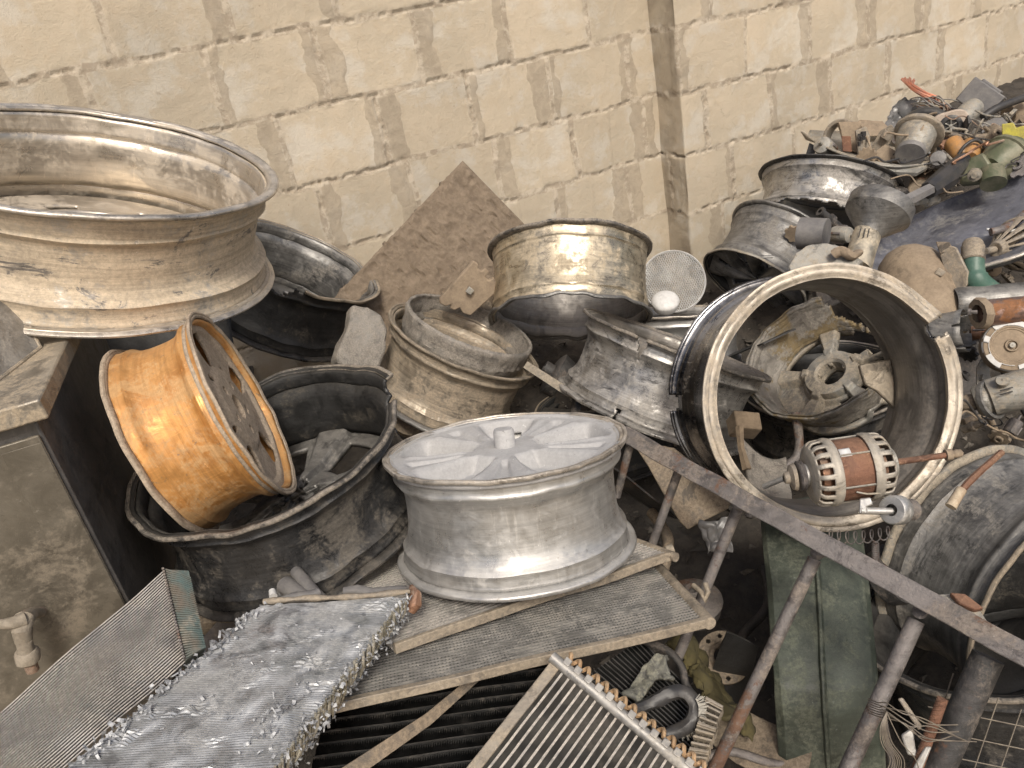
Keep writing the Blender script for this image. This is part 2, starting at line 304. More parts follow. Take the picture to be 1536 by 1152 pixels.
def wall_face(name, label, D, s0, s1, z0, z1, offs, step, ret=0):
    ns = int((s1-s0)/step)+1; nz = int((z1-z0)/step)+1
    sv = np.linspace(s0, s1, ns)
    if ret: sv = np.concatenate([np.arange(s0-ret, s0-step*.5, step), sv]); ns = len(sv)
    zv = np.linspace(z0, z1, nz)
    co = np.zeros((nz, ns, 3)); mor = np.zeros((nz, ns)); ton = np.zeros((nz, ns)); sme = np.zeros((nz, ns))
    for i, z in enumerate(zv):
        for j, s_ in enumerate(sv):
            w1 = vnoise(s_*2.2, z*2.2, D)*.006 + vnoise(s_*14, z*14, D+4)*.007 + vnoise(s_*45, z*45, D+9)*.004
            w2 = vnoise(s_*2.2, z*3.2, D+20)*.010 + vnoise(s_*12, z*12, D+24)*.008 + vnoise(s_*45, z*45, D+7)*.004
            zz = z+w1
            k = 0
            while k < len(BED)-2 and zz < BED[k+1]: k += 1
            db = min(BED[k]-zz, zz-BED[k+1])
            o_ = offs[k % len(offs)]
            u_ = (s_+w2-o_)/.3045; fr = (u_-round(u_))*.3045; dj = abs(fr); jid = round(u_)
            h = 0
            h1 = vnoise(jid*3.1, k*7.7, D); h2 = vnoise(jid*5.3+2, k*3.7, D+3)
            mj = max(0, 1-dj/(.014+.010*h1)); mb = max(0, 1-db/(.013+.010*vnoise(s_*5, k*3., D)))
            mo = max(mj, mb)
            mor[i, j] = min(1, mo*1.8)
            ton[i, j] = (vnoise(math.floor(u_)*2.37+.5, k*5.13, D*3)*1.6 if mo <= 0 else 0)
            # damp mortar smears standing beside the upright joints
            hw = .040+.05*h2+.022*vnoise(z*13, jid*2.+(1 if fr > 0 else 0)*5, k*1.)+.008*vnoise(z*50, s_*50, k*1.)
            sd_ = abs(fr-.012*h1*3)
            edge = max(0, min(1, (hw-sd_)/.008)); edge *= max(0, min(1, (db-.003)/.006+.2))
            if h2 < -.33: edge = 0
            if vnoise(jid*2.7+(40 if fr > 0 else 0), k*4.3, D+5) < -.10: edge *= .35
            sme[i, j] = edge*(1 if dj > .010 else .35)
            d_ = -.0010*max(0, min(1, mo*2)) + .010*vnoise(s_*6, z*6, D+1)*(.4) + .0030*vnoise(s_*34, z*34, D+2)*(.22+min(1, mo*1.6)) + .0034*abs(vnoise(s_*95, z*95, D))*min(1, mo*2+.12)
            blk = vnoise(jid*1.9+k, k*2.9, 11)*.004
            crack = 0
            if dj < .0022 and h1 > .08 and vnoise(z*7, jid*4., 5) > -.05: crack = .006
            if db+.002*vnoise(s_*60, z*60, 1) < .0026 and vnoise(s_*2.6, k*5., 8)+.12*vnoise(s_*16, k*5., 3) > .04: crack = .007
            d_ += edge*.0015 - crack
            p = CAM + tv*s_ + nv*(D-d_-blk*(1-mo)) + Vector((0, 0, z))
            if s_ < s0-1e-6:
                p = CAM + tv*(s0-d_*1.5) + nv*(D+(s0-s_)) + Vector((0, 0, z)); sme[i, j] = .40+.8*vnoise(s_*14, z*9, 2)
            co[i, j] = p
    vs = co.reshape(-1, 3)
    idx = np.arange(nz*ns).reshape(nz, ns)
    fs = np.stack([idx[:-1, :-1], idx[:-1, 1:], idx[1:, 1:], idx[1:, :-1]], -1).reshape(-1, 4)
    vs = vs.tolist(); fs = fs.tolist()
    # back, so that the wall is a solid slab
    n = len(vs); th = .18
    for s_, z in ((s0, z0), (s1, z0), (s1, z1), (s0, z1)): vs.append(tuple(CAM+tv*s_+nv*(D+th)+Vector((0, 0, z))))
    bt = idx[0, :].tolist(); tp = idx[-1, :].tolist(); lf = idx[:, 0].tolist(); ri = idx[:, -1].tolist()
    fs += [[n, n+3, n+2, n+1], bt[::-1]+[n, n+1], tp+[n+2, n+3], lf+[n+3, n], ri[::-1]+[n+1, n+2]]
    me = bpy.data.meshes.new(name); me.from_pydata(vs, [], fs)
    for nm, ar in (('mortar', mor), ('smear', sme), ('tone', ton)):
        at = me.attributes.new(nm, 'FLOAT', 'POINT'); at.data.foreach_set('value', list(ar.reshape(-1))+[0]*4)
    me.materials.append(WALLM); me.polygons.foreach_set('use_smooth', [True]*len(me.polygons))
    o = bpy.data.objects.new(name, me); COL.objects.link(o)
    return tagit(o, label, 'wall')
STEP = .0055
wall_face('block_wall', 'long pale concrete block wall behind the truck rim and the leaning board, left of the corner', 2.386, -1.3, 1.787, -1.55, .46, [.19, .09, .0, .135], STEP)
wall_face('block_wall', 'block wall standing forward on the right, behind the heap of motors', 2.250, 1.775, 4.6, -1.55, .46, [.05, .16, .10, .25], STEP, .16)

# ---------------------------------------------------------------- ground and rubble
def grid(name, x0, x1, y0, y1, n, fn, mat):
    vs = []; fs = []
    for i in range(n+1):
        for j in range(n+1):
            x = x0+(x1-x0)*i/n; y = y0+(y1-y0)*j/n; vs.append((x, y, fn(x, y)))
    for i in range(n):
        for j in range(n):
            a = i*(n+1)+j; fs.append((a, a+n+1, a+n+2, a+1))
    b = MB(); b.add(vs, fs); return b.build(name, mat)
SAND = plain('dry_sandy_ground', (.36, .30, .22), (.28, .23, .165), .95, 3, .5, dist=.02)
RUB = plain('dark_dirt_rubble', (.038, .033, .028), (.068, .057, .046), .95, 26, 1.0, dist=.01)
o = grid('ground', -300, 300, -300, 300, 40, lambda x, y: 0.0, SAND); o['kind'] = 'structure'
def mound_h(x, y):
    e = max(0, min(1, (y-.55)/.9))*max(0, min(1, (x+1.9)/.3))
    h = .12+.28*max(0, min(1, (y-.8)/1.6))+.12*max(0, min(1, (x-.6)/1.2))
    h += .13*max(0, min(1, (y-1.9)/.4)) + .25*max(0, min(1, (x-1.0)/.6))*max(0, min(1, (y-2.65)/.4))
    return -.02+e*h + .035*mn.noise(Vector((x*9, y*9, 0)))*e + .02*mn.noise(Vector((x*25, y*25, 3)))*e
o = grid('dirt_mound', -2.0, 3.6, .4, 3.9, 240, mound_h, RUB); o['kind'] = 'structure'

# ---------------------------------------------------------------- wheels
def axis_from(cx, cy, a, ratio, dirpx, Rm, back=1):
    """centre and outward normal of a round face seen as an ellipse (semi-axis a px); dirpx points, in the picture, from that face to the far end"""
    d = Rm*F/a; c = P(cx, cy, d); v = ray(cx, cy).normalized()
    e = rt*dirpx[0]-up*dirpx[1]; e = (e-v*e.dot(v)).normalized()
    n = -v*ratio - e*math.sqrt(1-ratio*ratio)
    return c, n.normalized(), d
# outer profile, r as a share of R, z as a share of the width, from the visible face backwards
PROF = [(.968, -.004), (.985, 0), (.998, -.004), (1.0, -.015), (1.0, -.030), (.992, -.042), (.965, -.046), (.945, -.052), (.932, -.065), (.928, -.10), (.925, -.15), (.930, -.165), (.936, -.18), (.930, -.195), (.905, -.225), (.880, -.26), (.866, -.30), (.860, -.36), (.858, -.45), (.858, -.55), (.862, -.62), (.870, -.68), (.885, -.74), (.905, -.785), (.922, -.805), (.932, -.82), (.928, -.835), (.930, -.87), (.934, -.92), (.942, -.94), (.965, -.952), (.990, -.958), (1.0, -.968), (1.0, -.984), (.996, -.996), (.985, -1.0), (.968, -.996)]
TPROF = [(.955, -.01), (.975, -.002), (.990, 0), (1.0, -.008), (1.003, -.02), (1.0, -.034), (.985, -.045), (.962, -.055), (.950, -.07), (.945, -.10), (.938, -.17), (.930, -.24), (.935, -.255), (.928, -.27), (.912, -.295), (.902, -.33), (.896, -.40), (.893, -.48), (.890, -.56), (.888, -.60), (.892, -.66), (.905, -.71), (.928, -.745), (.955, -.765), (.962, -.78), (.958, -.795), (.950, -.82), (.952, -.88), (.958, -.93), (.968, -.945), (.990, -.955), (1.01, -.962), (1.02, -.975), (1.018, -.99), (1.0, -1.0), (.98, -.996)]
def dens(p, k=3):
    o = []
    for i in range(len(p)-1):
        L = math.hypot(p[i+1][0]-p[i][0], (p[i+1][1]-p[i][1])*.7); n = max(1, int(L/.045*k))
        for j in range(n): o.append(tuple(p[i][q]+(p[i+1][q]-p[i][q])*j/n for q in (0, 1)))
    return o+[p[-1]]
def rim(name, label, c, n, Rm, Wd, mats, prof=PROF, seg=176, th=.0065, dent=.0012, dfn=None, keep=None, split=(.05, .95), cat='wheel rim', group='scrapped wheel rims in the heap', xh=None, inmat=None, taper=0):
    """barrel and two flanges, each a mesh; local Z is the axis, z=0 the visible face, the rim runs to -Wd"""
    t = thing(name, label, cat, frame(c, n, xh), group); sd_ = random.random()*50
    p = dens(prof)
    def fn(a, r_, z, u_):
        rr = r_*Rm*(1+taper*z); zz = z*Wd
        q = Vector((math.cos(a)*2.2, math.sin(a)*2.2, z*1.5+sd_))
        rr += dent*mn.noise(q)*2 + dent*.5*mn.noise(q*5); zz += dent*mn.noise(q*2+Vector((7, 0, 0)))*2
        if dfn: rr, zz = dfn(a, rr, zz, -z)
        return rr, zz
    zs = [abs(q[1]) for q in p]
    i0 = next(i for i, z in enumerate(zs) if z > split[0] and i > 3); i1 = max(i for i, z in enumerate(zs) if z < split[1])
    def kp(sub):
        if not keep: return None
        m = len(sub)
        return lambda a, u_: keep(a, abs(sub[min(m-1, int(u_*(m-1)))][1]))
    parts = []
    for nm, sub, mt in (('flange', p[:i0+1], mats[0]), ('barrel', p[i0:i1+1], mats[1]), ('flange', p[i1:], mats[2])):
        b = MB(); b.lathe(sub, seg, fn=lambda a, r_, z, u_: fn(a, r_, z, u_), keep=kp(sub))
        if not b.f: continue
        o = b.build(nm, mt, t, solid=th, ang=50)
        # normals outwards: the profile runs backwards, so the loop order already faces out
        if inmat:
            o.data.materials.append(inmat); o.modifiers['solid'].material_offset = 1; o.modifiers['solid'].material_offset_rim = 0
        parts.append(o)
    return t, parts
def hole(x, y, cx, cy, rx, ry=None, rot=0):
    dx, dy = x-cx, y-cy; c_, s_ = math.cos(rot), math.sin(rot); u_ = dx*c_+dy*s_; w_ = -dx*s_+dy*c_
    return (u_/rx)**2+(w_/(ry or rx))**2 < 1
def face(parent, name, mat, Rd, hfn, cut, nr=64, na=360, th=.012, r0=.0):
    """a wheel disc: height hfn(r, a) over a polar grid, with openings where cut(r, a)"""
    vs = []; fs = []
    for i in range(nr+1):
        r_ = r0+(1-r0)*i/nr
        for j in range(na):
            a = 2*PI*j/na; vs.append((r_*Rd*math.cos(a), r_*Rd*math.sin(a), hfn(r_, a)))
    for i in range(nr):
        for j in range(na):
            r_ = r0+(1-r0)*(i+.5)/nr; a = 2*PI*(j+.5)/na
            if cut(r_, a): continue
            k = (j+1) % na; fs.append((i*na+j, (i+1)*na+j, (i+1)*na+k, i*na+k))
    b = MB(); b.add(vs, fs); return b.build(name, mat, parent, solid=th, ang=45)
def sstep(x, a, b):
    x = max(0, min(1, (x-a)/(b-a))); return x*x*(3-2*x)
def spoke(a, n, ph=0): return abs(((a-ph)*n/(2*PI)+.5) % 1-.5)*2*PI/n      # angle to the nearest spoke
def jag(a, k, amp): return amp*(mn.noise(Vector((math.cos(a)*k, math.sin(a)*k, 1)))+.6*mn.noise(Vector((math.cos(a)*k*4, math.sin(a)*k*4, 5))))

# --- truck rim, top left
c, n, d = axis_from(132, 228, 275, .275, (.03, 1), .325)
def truck_d(a, r_, z, v): return r_, z+.0015*math.sin(3*a)
_t, _ = rim('rim', 'huge tan dusty truck rim lying on the steel cabinet at the upper left', c, n, .325, .200, (LIPM, TRUCK, LIPM), TPROF, 240, .009, .0012, truck_d, cat='truck rim', inmat=TRUCK_IN, split=(.062, .955), taper=0)
face(_t, 'wheel_disc', TRUCK_IN, .325*.88, lambda r_, a: -.178+.03*(1-sstep(r_, .35, .75)), lambda r_, a: r_ < .38 or abs(r_-.72) < .07 and spoke(a, 8) < .13, 60, 300, th=.01)
# --- silver wheel in the middle
c, n, d = axis_from(757, 662, 183, .257, (.118, .993), .203)
SILV_C, SILV_N = c.copy(), n.copy()
t, ps = rim('wheel', 'clean silver grey spoked alloy wheel lying face up on the radiators in the middle', c, n, .203, .187, (LIPM, ALU, ALU), seg=220, cat='alloy wheel')
SILV_T = t
def h_sil(r_, a):
    s_ = spoke(a, 5, .25); half = PI/5
    w = .20+.10*r_                                             # half width of a broad spoke
    pock = sstep(s_, w, w+.16)*sstep(r_, .26, .38)*(1-sstep(r_, .84, .93))
    groove = (1-sstep(s_, .035, .10))*sstep(r_, .34, .46)*(1-sstep(r_, .80, .88))
    ridge = math.exp(-((s_-w*.82)/.045)**2)*sstep(r_, .3, .4)*(1-sstep(r_, .82, .9))
    h = -.007-.004*math.sin(PI*min(1, r_*1.05)) - .026*pock - .007*groove + .003*ridge
    return h + .004*sstep(r_, .94, 1)
def c_sil(r_, a):
    s_ = spoke(a, 5, .25)
    return s_ > .47 and .74 < r_ < .86 and int((a-.25)*5/(2*PI)) in (0, 2, 4)
sd_o = face(t, 'spoke_disc', ALU_FACE, .203*.958, h_sil, c_sil, 110, 520)
b = MB(); b.lathe([(.040, -.022), (.036, -.016), (.020, -.014), (.0175, -.010), (.017, .018), (.0150, .022), (.001, .0225)], 40); b.build('hub', ALU_FACE, sd_o, rough=.0006)
for k in range(5):
    q = .25+PI/5+k*2*PI/5; b = MB(); b.lathe([(.010, -.024), (.009, -.016), (.006, -.016), (.0055, -.024)], 20, Matrix.Translation((.036*math.cos(q), .036*math.sin(q), .004))); b.build('lug_hole', GREYD, sd_o)
b = MB(); b.lathe([(.014, -.02), (.0145, .002), (.013, .005), (.001, .005)], 24, Matrix.Translation((-.048, -.012, -.004))); b.build('lug_boss', ALU_FACE, sd_o, rough=.001)
# --- orange wheel, on edge in the black rim
c, n, d = axis_from(370, 604, 153, .21, (-.90, .44), .170)
t, ps = rim('wheel', 'orange heat stained wheel standing on edge inside the big black rim', c, n, .170, .148, (ORANGE_F, ORANGE, ORANGE_F), cat='alloy wheel', seg=200)
def h_or(r_, a): return -.014 - .006*sstep(r_, .40, .52)*(1-sstep(r_, .84, .9)) - (.010 if r_ < .14 else 0) + .0012*mn.noise(Vector((r_*4*math.cos(a), r_*4*math.sin(a), 5)))
def c_or(r_, a):
    s_ = spoke(a, 5, OR_PH)
    u_ = (r_-.68)/.19; w_ = (s_-PI/5)*r_/(.155+.05*u_)
    if abs(u_) < 1 and (abs(u_)**3+abs(w_)**3) < 1: return True
    x, y = r_*math.cos(a), r_*math.sin(a)
    if r_ < .13: return True
    for k in range(5):
        q = OR_PH+k*2*PI/5
        if hole(x, y, .27*math.cos(q), .27*math.sin(q), .05): return True
        if hole(x, y, .50*math.cos(q), .50*math.sin(q), .045): return True
    return False
OR_PH = .35
face(t, 'wheel_disc', ORANGE_F, .170*.935, h_or, c_or, 150, 760, th=.006)
# --- big black rim with a torn edge
c, n, d = axis_from(398, 658, 212, .46, (.46, .89), .247)
BLK_C, BLK_N = c.copy(), n.copy()
Mb = frame(c, n)
def ang_of(M, p):                       # angle about the rim's axis at which a picture point lies
    q = M.inverted() @ onplane(p[0], p[1], M.translation, M.to_3x3() @ Vector((0, 0, 1))); return math.atan2(q.y, q.x)
a_t = ang_of(Mb, (575, 588))
def adiff(a, b_): return (a-b_+PI) % (2*PI)-PI
def keep_b(a, z):
    q = adiff(a, a_t); v = abs(q)/.20
    return not (v < 1 and z < .5*(1-v)**.8+.05+.02*mn.noise(Vector((a*14, z*9, 0))))
def dfn_b(a, r_, z, v):
    q = adiff(a, a_t); w = math.exp(-(q/.45)**2)*(1-v)**2
    return r_*(1+.03*w*math.sin(q*5)), z+.006*w
t, ps = rim('rim', 'large black rim with a torn gap in its upper edge, holding the orange wheel', c, n, .247, .187, (EDGE, BLACK, BLACK), keep=keep_b, dfn=dfn_b, inmat=BLACKIN, dent=.003, seg=260)
def h_bk(r_, a):
    s_ = spoke(a, 6, .3); on = 1-sstep(s_, .12, .2)
    return -.150+.012*on+.012*(1-sstep(r_, .2, .5))
def c_bk(r_, a):
    s_ = spoke(a, 6, .3)
    if r_ < .09: return True
    if .42 < r_ < .86 and s_ > .26: return True
    x, y = r_*math.cos(a), r_*math.sin(a)
    return any(hole(x, y, .19*math.cos(q), .19*math.sin(q), .035) for q in [k*2*PI/5 for k in range(5)])
face(t, 'wheel_disc', GREYD, .247*.86, h_bk, c_bk, 70, 360)
# --- dark broken rim behind the truck rim
c, n, d = axis_from(450, 386, 128, .33, (-.36, .93), .225)
Mc = frame(c, n); a_c = ang_of(Mc, (415, 425)); 
def keep_c(a, z):
    q = adiff(a, a_c)/.30
    return not (abs(q) < 1 and z < .16*(1-abs(q))+.04+.10*mn.noise(Vector((a*16, 3, z*6))))
def dfn_c(a, r_, z, v):
    q = adiff(a, a_c); w = math.exp(-(q/.28)**2)*(1-v)**4
    return r_*(1-.03*w), z-.008*w*(.6+.6*math.sin(q*14))
t, ps = rim('rim', 'black cracked rim against the wall just right of the truck rim', c, n, .225, .185, (TAN, BLACKIN, BLACK), keep=keep_c, dfn=dfn_c, inmat=GREYD, dent=.002, seg=230)
def h_ck(r_, a): return -.17+.02*(1-sstep(r_, .3, .5))
face(t, 'wheel_disc', GREYD, .225*.9, h_ck, lambda r_, a: r_ < .12 or (.55 < r_ < .8 and spoke(a, 10) > .2), 40, 260)
# --- tan rim with a cut ring sitting in it
c, n, d = axis_from(698, 508, 120, .31, (-.38, .92), .20)
rim('rim', 'brown grey dusty rim leaning left between the cast lump and the golden rim', c, n, .20, .185, (TAN, TAN, GREYD), prof=PROF, inmat=TAN)
c2, n2, _ = axis_from(706, 486, 98, .30, (-.36, .93), .165)
def h_ring(a, r_, z, v): return r_+.002*mn.noise(Vector((math.cos(a)*9, math.sin(a)*9, z*60))), z*(1+.22*mn.noise(Vector((math.cos(a)*2, math.sin(a)*2, 0))))
t = thing('cut_ring', 'rough silvery band of cut metal nested in the mouth of the tan rim', 'metal ring', frame(c2, n2))
b = MB(); b.lathe([(.165, .004), (.169, -.004), (.168, -.015), (.165, -.028), (.1635, -.038), (.165, -.048), (.161, -.056), (.160, -.075)], 200, fn=lambda a, r_, z, u_: h_ring(a, r_, z, u_)); b.build('band', CAST, t, solid=.007, rough=.0016, rs=90)
# --- golden rim, torn underneath
c, n, d = axis_from(855, 480, 125, .27, (-.01, -1), .222)
Mg = frame(c, n)
GP = [(a if z > -.2 or z < -.8 else a+.055*(1-abs(2*(-z-.5)/.62)**4), z) if .2 < -z < .8 else (a, z) for a, z in PROF]
def dfn_g(a, r_, z, v):
    w = max(0, 1-v*5)
    return r_*(1-.03*w*(.5+.5*mn.noise(Vector((math.cos(a)*3, math.sin(a)*3, 0)))*2)), z+.007*w*mn.noise(Vector((math.cos(a)*4, math.sin(a)*4, 7)))*2
a_g = ang_of(Mg, (940, 500))
def keep_g(a, z): 
    q = adiff(a, a_g)/.9
    return not (abs(q) < 1 and z < .05*(1-q*q)+.03*mn.noise(Vector((a*12, 0, 3))))
rim('rim', 'shiny golden rim upright in front of the leaning board, its lower edge torn', c, n, .222, .196, (GREYD, GOLD, EDGE), prof=GP, dfn=dfn_g, keep=keep_g, inmat=BROWNIN, seg=240, dent=.0018)
# --- rim top showing behind the golden rim
c, n, d = axis_from(1015, 466, 105, .08, (.02, 1), .21)
rim('rim', 'silver rim standing upright behind the split sooty rim, under the mesh disc', c, n, .20, .17, (LIPM, ALU, GREYD))
# --- split sooty rim
c, n, d = axis_from(1014, 513, 147, .07, (-.37, .93), .232)
Ms = frame(c, n); a_s = ang_of(Ms, (960, 505)); 
def keep_s(a, z):
    q = adiff(a, A_S); w = .075*(1-z/.30)+.02*mn.noise(Vector((z*30, 2, 0)))
    if z < .30 and abs(q) < w*.8: return False
    q2 = adiff(a, A_S+.02); 
    return not (z > .84 and abs(q2) < .02+.03*mn.noise(Vector((z*40, 0, 0))))
# the side of the barrel that faces the camera at that place
qv = Ms.to_3x3().inverted() @ (CAM-P(955, 560, d)); qh = math.atan2(qv.y, qv.x)
def pick(M, Rr, z, target):
    best = None
    for k in range(720):
        a = k*PI/360; p = M @ Vector((Rr*math.cos(a), Rr*math.sin(a), z))
        if (M.to_3x3() @ Vector((math.cos(a), math.sin(a), 0))).dot(CAM-p) < 0: continue
        q = p-CAM; zz = q.dot(fwd); X = 768+F*q.dot(rt)/zz; Y = 576-F*q.dot(up)/zz
        e = (X-target[0])**2+(Y-target[1])**2
        if best is None or e < best[0]: best = (e, a)
    return best[1]
A_S = pick(Ms, .218, -.03, (958, 530))
rim('rim', 'sooty silver rim with a burnt vertical split, right of the golden rim', c, n, .232, .188, (EDGE, SOOT, SOOT), keep=keep_s, inmat=BROWNIN, seg=300)
# --- big upright ring
c = P(1253, 597, 1.345); cb = P(1174, 590, 1.56); n = (c-cb).normalized(); Wr = (c-cb).length
Rr_ = 203*1.345/F
Mr = frame(c, n); a_gap = ang_of(Mr, (1407, 492)); a_bite = pick(Mr, Rr_*.97, -Wr*.96, (1026, 603))
RINGP = [(.885, -.05), (.888, -.02), (.900, -.02), (.918, -.004), (.928, -.001), (.950, .0), (.955, -.004), (.962, -.012), (.972, -.010), (.985, -.004), (.998, -.010), (1.0, -.022), (.998, -.034), (.985, -.040), (.955, -.05), (.93, -.075), (.925, -.16), (.93, -.18), (.915, -.22), (.89, -.27), (.878, -.34), (.875, -.5), (.878, -.66), (.90, -.74), (.925, -.79), (.935, -.81), (.93, -.84), (.935, -.92), (.95, -.945), (.985, -.955), (1.0, -.97), (1.0, -.99), (.985, -1.0)]
def keep_r(a, z):
    q = adiff(a, a_gap); w = .075+.03*mn.noise(Vector((z*60, 4, 0)))
    if z < .09 and abs(q) < w: return False
    q = adiff(a, a_bite)
    return not (z > .90 and q*q/(.085**2)+((z-1.0)/.10)**2 < 1)
def dfn_r(a, r_, z, v):
    q = adiff(a, a_gap); w = math.exp(-(q/.20)**2)*max(0, 1-v*6)
    return r_*(1+.03*w*(1 if q > 0 else -.4)), z+.006*w
t, ps = rim('rim', 'large upright ring shaped rim with a cream lip and a broken notch, right of centre', c, n, Rr_, Wr, (CREAM, CHROME, CHROME), prof=RINGP, keep=keep_r, dfn=dfn_r, inmat=BROWNIN, seg=320, th=.006, split=(.045, .96), dent=.0009)
o = ps[0]; o.modifiers['solid'].material_offset = 0
# inner half lip piece broken off the disc, left in the ring
fr = MB(); 
RING_T, RING_M, RING_W, RING_R = t, Mr, Wr, Rr_
pts = [(1287, 548), (1300, 545), (1335, 538), (1338, 570), (1340, 612), (1325, 598), (1312, 586), (1296, 578), (1290, 560)]
zr = Mr.to_3x3() @ Vector((0, 0, 1)); p0 = Mr.translation-zr*Wr*.80; Mi = Mr.inverted()
loc = [Mi @ onplane(x, y, p0, zr) for x, y in pts]
b = MB(); b.prism([(q.x, q.y) for q in loc], .012, z0=-Wr*.82); b.build('disc_stub', TAN, t, bevel=.003, rough=.001)
# --- rim low on the right, lying on its side
c, n, d = axis_from(1603, 915, 195, .42, (-.86, -.50), .235)
rim('rim', 'wide grey rim lying on its side at the right edge behind the ladder rail', c, n, .235, .215, (TAN, GREYD, OLDGREY), cat='truck rim', inmat=BLACKIN, seg=220)
# --- dark rim below it
c, n, d = axis_from(1500, 905, 212, .55, (.35, .93), .25)
rim('rim', 'dark greenish rim lying open side up in the bottom right corner behind the bars', c, n, .25, .20, (EDGE, BLACK, BLACK), inmat=BLACKIN, seg=200)
# --- upper right rims
c, n, d = axis_from(1228, 340, 103, .30, (.22, -.97), .225)
Mu = frame(c, n); a_u = pick(Mu, .22, -.02, (1200, 318))
def keep_u(a, z):
    q = adiff(a, a_u)
    return not (z < .10*math.exp(-(q/.7)**2)+.05*mn.noise(Vector((a*7, 2, 0))))
rim('rim', 'burnt silver rim with a black upper edge against the wall under the motor tray', c, n, .225, .155, (GREYD, SOOT, BLACK), keep=keep_u, inmat=BLACKIN, seg=200)
c, n, d = axis_from(1130, 428, 84, .42, (.52, -.85), .18)
t, _ = rim('wheel', 'small dark grey wheel with twisted spokes facing down beside the mesh disc', c, n, .18, .20, (OLDGREY, GREYD, GREYD), inmat=BLACKIN, seg=150, cat='alloy wheel')
face(t, 'spoke_disc', GREYD, .165, lambda r_, a: -.02-.02*(1-r_)+.015*math.cos(7*a+3*r_), lambda r_, a: .35 < r_ < .85 and math.cos(7*a+3*r_) < -.45, 40, 260)
# --- wheel behind the ring, with broken barrel
c, n, d = axis_from(1235, 566, 122, .50, (.05, 1), .215)
rim('rim', 'dark rim lying mouth up behind the large upright ring', c, n, .215, .17, (LIPM, BLACK, BLACK), inmat=BLACKIN)
c, n, d = axis_from(1224, 530, 115, .72, (.6, .8), .185)
Mw = frame(c, n); a_w = ang_of(Mw, (1300, 452)); a_w2 = ang_of(Mw, (1345, 540))
MUDW = metal('muddy_cast_inside', (.27, .25, .22), (.17, .155, .135), rough=.5, met=.4, dust=(.29, .265, .225), amt=.5, spot=(.05, .045, .035), spots=.6, rings=0, bump=.8, rust=(.25, .185, .09), rust_amt=.44)
def keep_w(a, z):
    q = abs(adiff(a, a_w))/.75
    return not (q < 1 and z < .95*(1-q*q)**.5+.15*mn.noise(Vector((a*9, z*5, 0)))) 
WP = [(.975, 0), (1.0, -.01), (1.0, -.06), (.97, -.09), (.955, -.16), (.955, -.25), (.93, -.35), (.89, -.55), (.84, -.8), (.80, -1.0)]
t, _ = rim('wheel', 'broken muddy grey wheel with a cracked spoked centre lying inside the ring, behind it', c, n, .185, .105, (MUDW, MUDW, MUDW), prof=WP, keep=keep_w, split=(.10, .93), th=.010, dent=.004)
for o in _: o.data.materials[0] = MUDW
def h_bw(r_, a):
    on = 1-sstep(spoke(a, 5, .75), .13, .24); return -.103+.016*on*(1-r_*.3)+.012*sstep(r_, .34, .38)*(1-sstep(r_, .46, .52))-.010*(1-on)
def c_bw(r_, a):
    if r_ < .20: return True
    if .50 < r_ < .93 and spoke(a, 5, .75) > .20 and abs(adiff(a, a_w)) < 2.2: return True
    if r_ > .62+.2*mn.noise(Vector((3*math.cos(a), 3*math.sin(a), 0))) and abs(adiff(a, a_w)) < .5: return True
    x, y = r_*math.cos(a), r_*math.sin(a)
    return any(hole(x, y, .31*math.cos(q), .31*math.sin(q), .05) for q in [k*2*PI/5 for k in range(5)])
face(t, 'spoke_disc', OLDGREY, .155, h_bw, c_bw, 60, 300, th=.016)
b = MB(); b.lathe([(.030, -.12), (.034, -.086), (.040, -.080), (.064, -.082), (.068, -.094), (.068, -.12)], 60); b.build('hub', OLDGREY, t)
def curved(name, label, cat, pxs, mat, th=.008, rough=.002, n_=14, bulge=(0, 0, 0)):
    """a bent plate through four picture corners (x, y, depth), bowed by bulge"""
    q = [P(*p) for p in pxs]; b = MB(); vs = []; fs = []
    for i in range(n_+1):
        for j in range(n_+1):
            s_, t_ = i/n_, j/n_
            p = (q[0]*(1-s_)+q[1]*s_)*(1-t_)+(q[3]*(1-s_)+q[2]*s_)*t_
            p = p+(rt*bulge[0]-up*bulge[1]-fwd*bulge[2])*(4*s_*(1-s_))
            vs.append(tuple(p))
    for i in range(n_):
        for j in range(n_):
            a = i*(n_+1)+j; fs.append((a, a+n_+1, a+n_+2, a+1))
    b.add(vs, fs); o = b.build(name, mat, None, solid=th, rough=rough, rs=25, sub=1); return tagit(o, label, cat)
# ---------------------------------------------------------------- helpers for the small things
def cyl_axis(A, B): return frame(A, B-A), (B-A).length
def lath(name, a, b_, prof, mat, parent=None, seg=48, keep=None, **kw):
    """turned piece between two picture points (x,y,depth); prof = (share of length, radius in photo pixels)"""
    A, B = P(*a), P(*b_); M, L = cyl_axis(A, B); k = (a[2]+b_[2])/2/F
    if parent: M = parent.matrix_world.inverted() @ M
    m = MB(); m.lathe([(r_*k, t_*L) for t_, r_ in prof], seg, M, keep=keep); return m.build(name, mat, parent, **kw)
def at_thing(name, label, cat, x, y, d, group=None): return thing(name, label, cat, Matrix.Translation(P(x, y, d)), group)
def ptube(name, pts, rpx, mat, parent=None, label=None, cat=None, seg=10, **kw):
    q = [P(*p) for p in pts]; d = sum(p[2] for p in pts)/len(pts)
    r_ = [px(d, a) for a in rpx] if isinstance(rpx, (list, tuple)) else px(d, rpx)
    m = MB(); m.tube(q, r_, seg, parent.matrix_world.inverted() if parent else None); o = m.build(name, mat, parent, **kw)
    return tagit(o, label, cat)
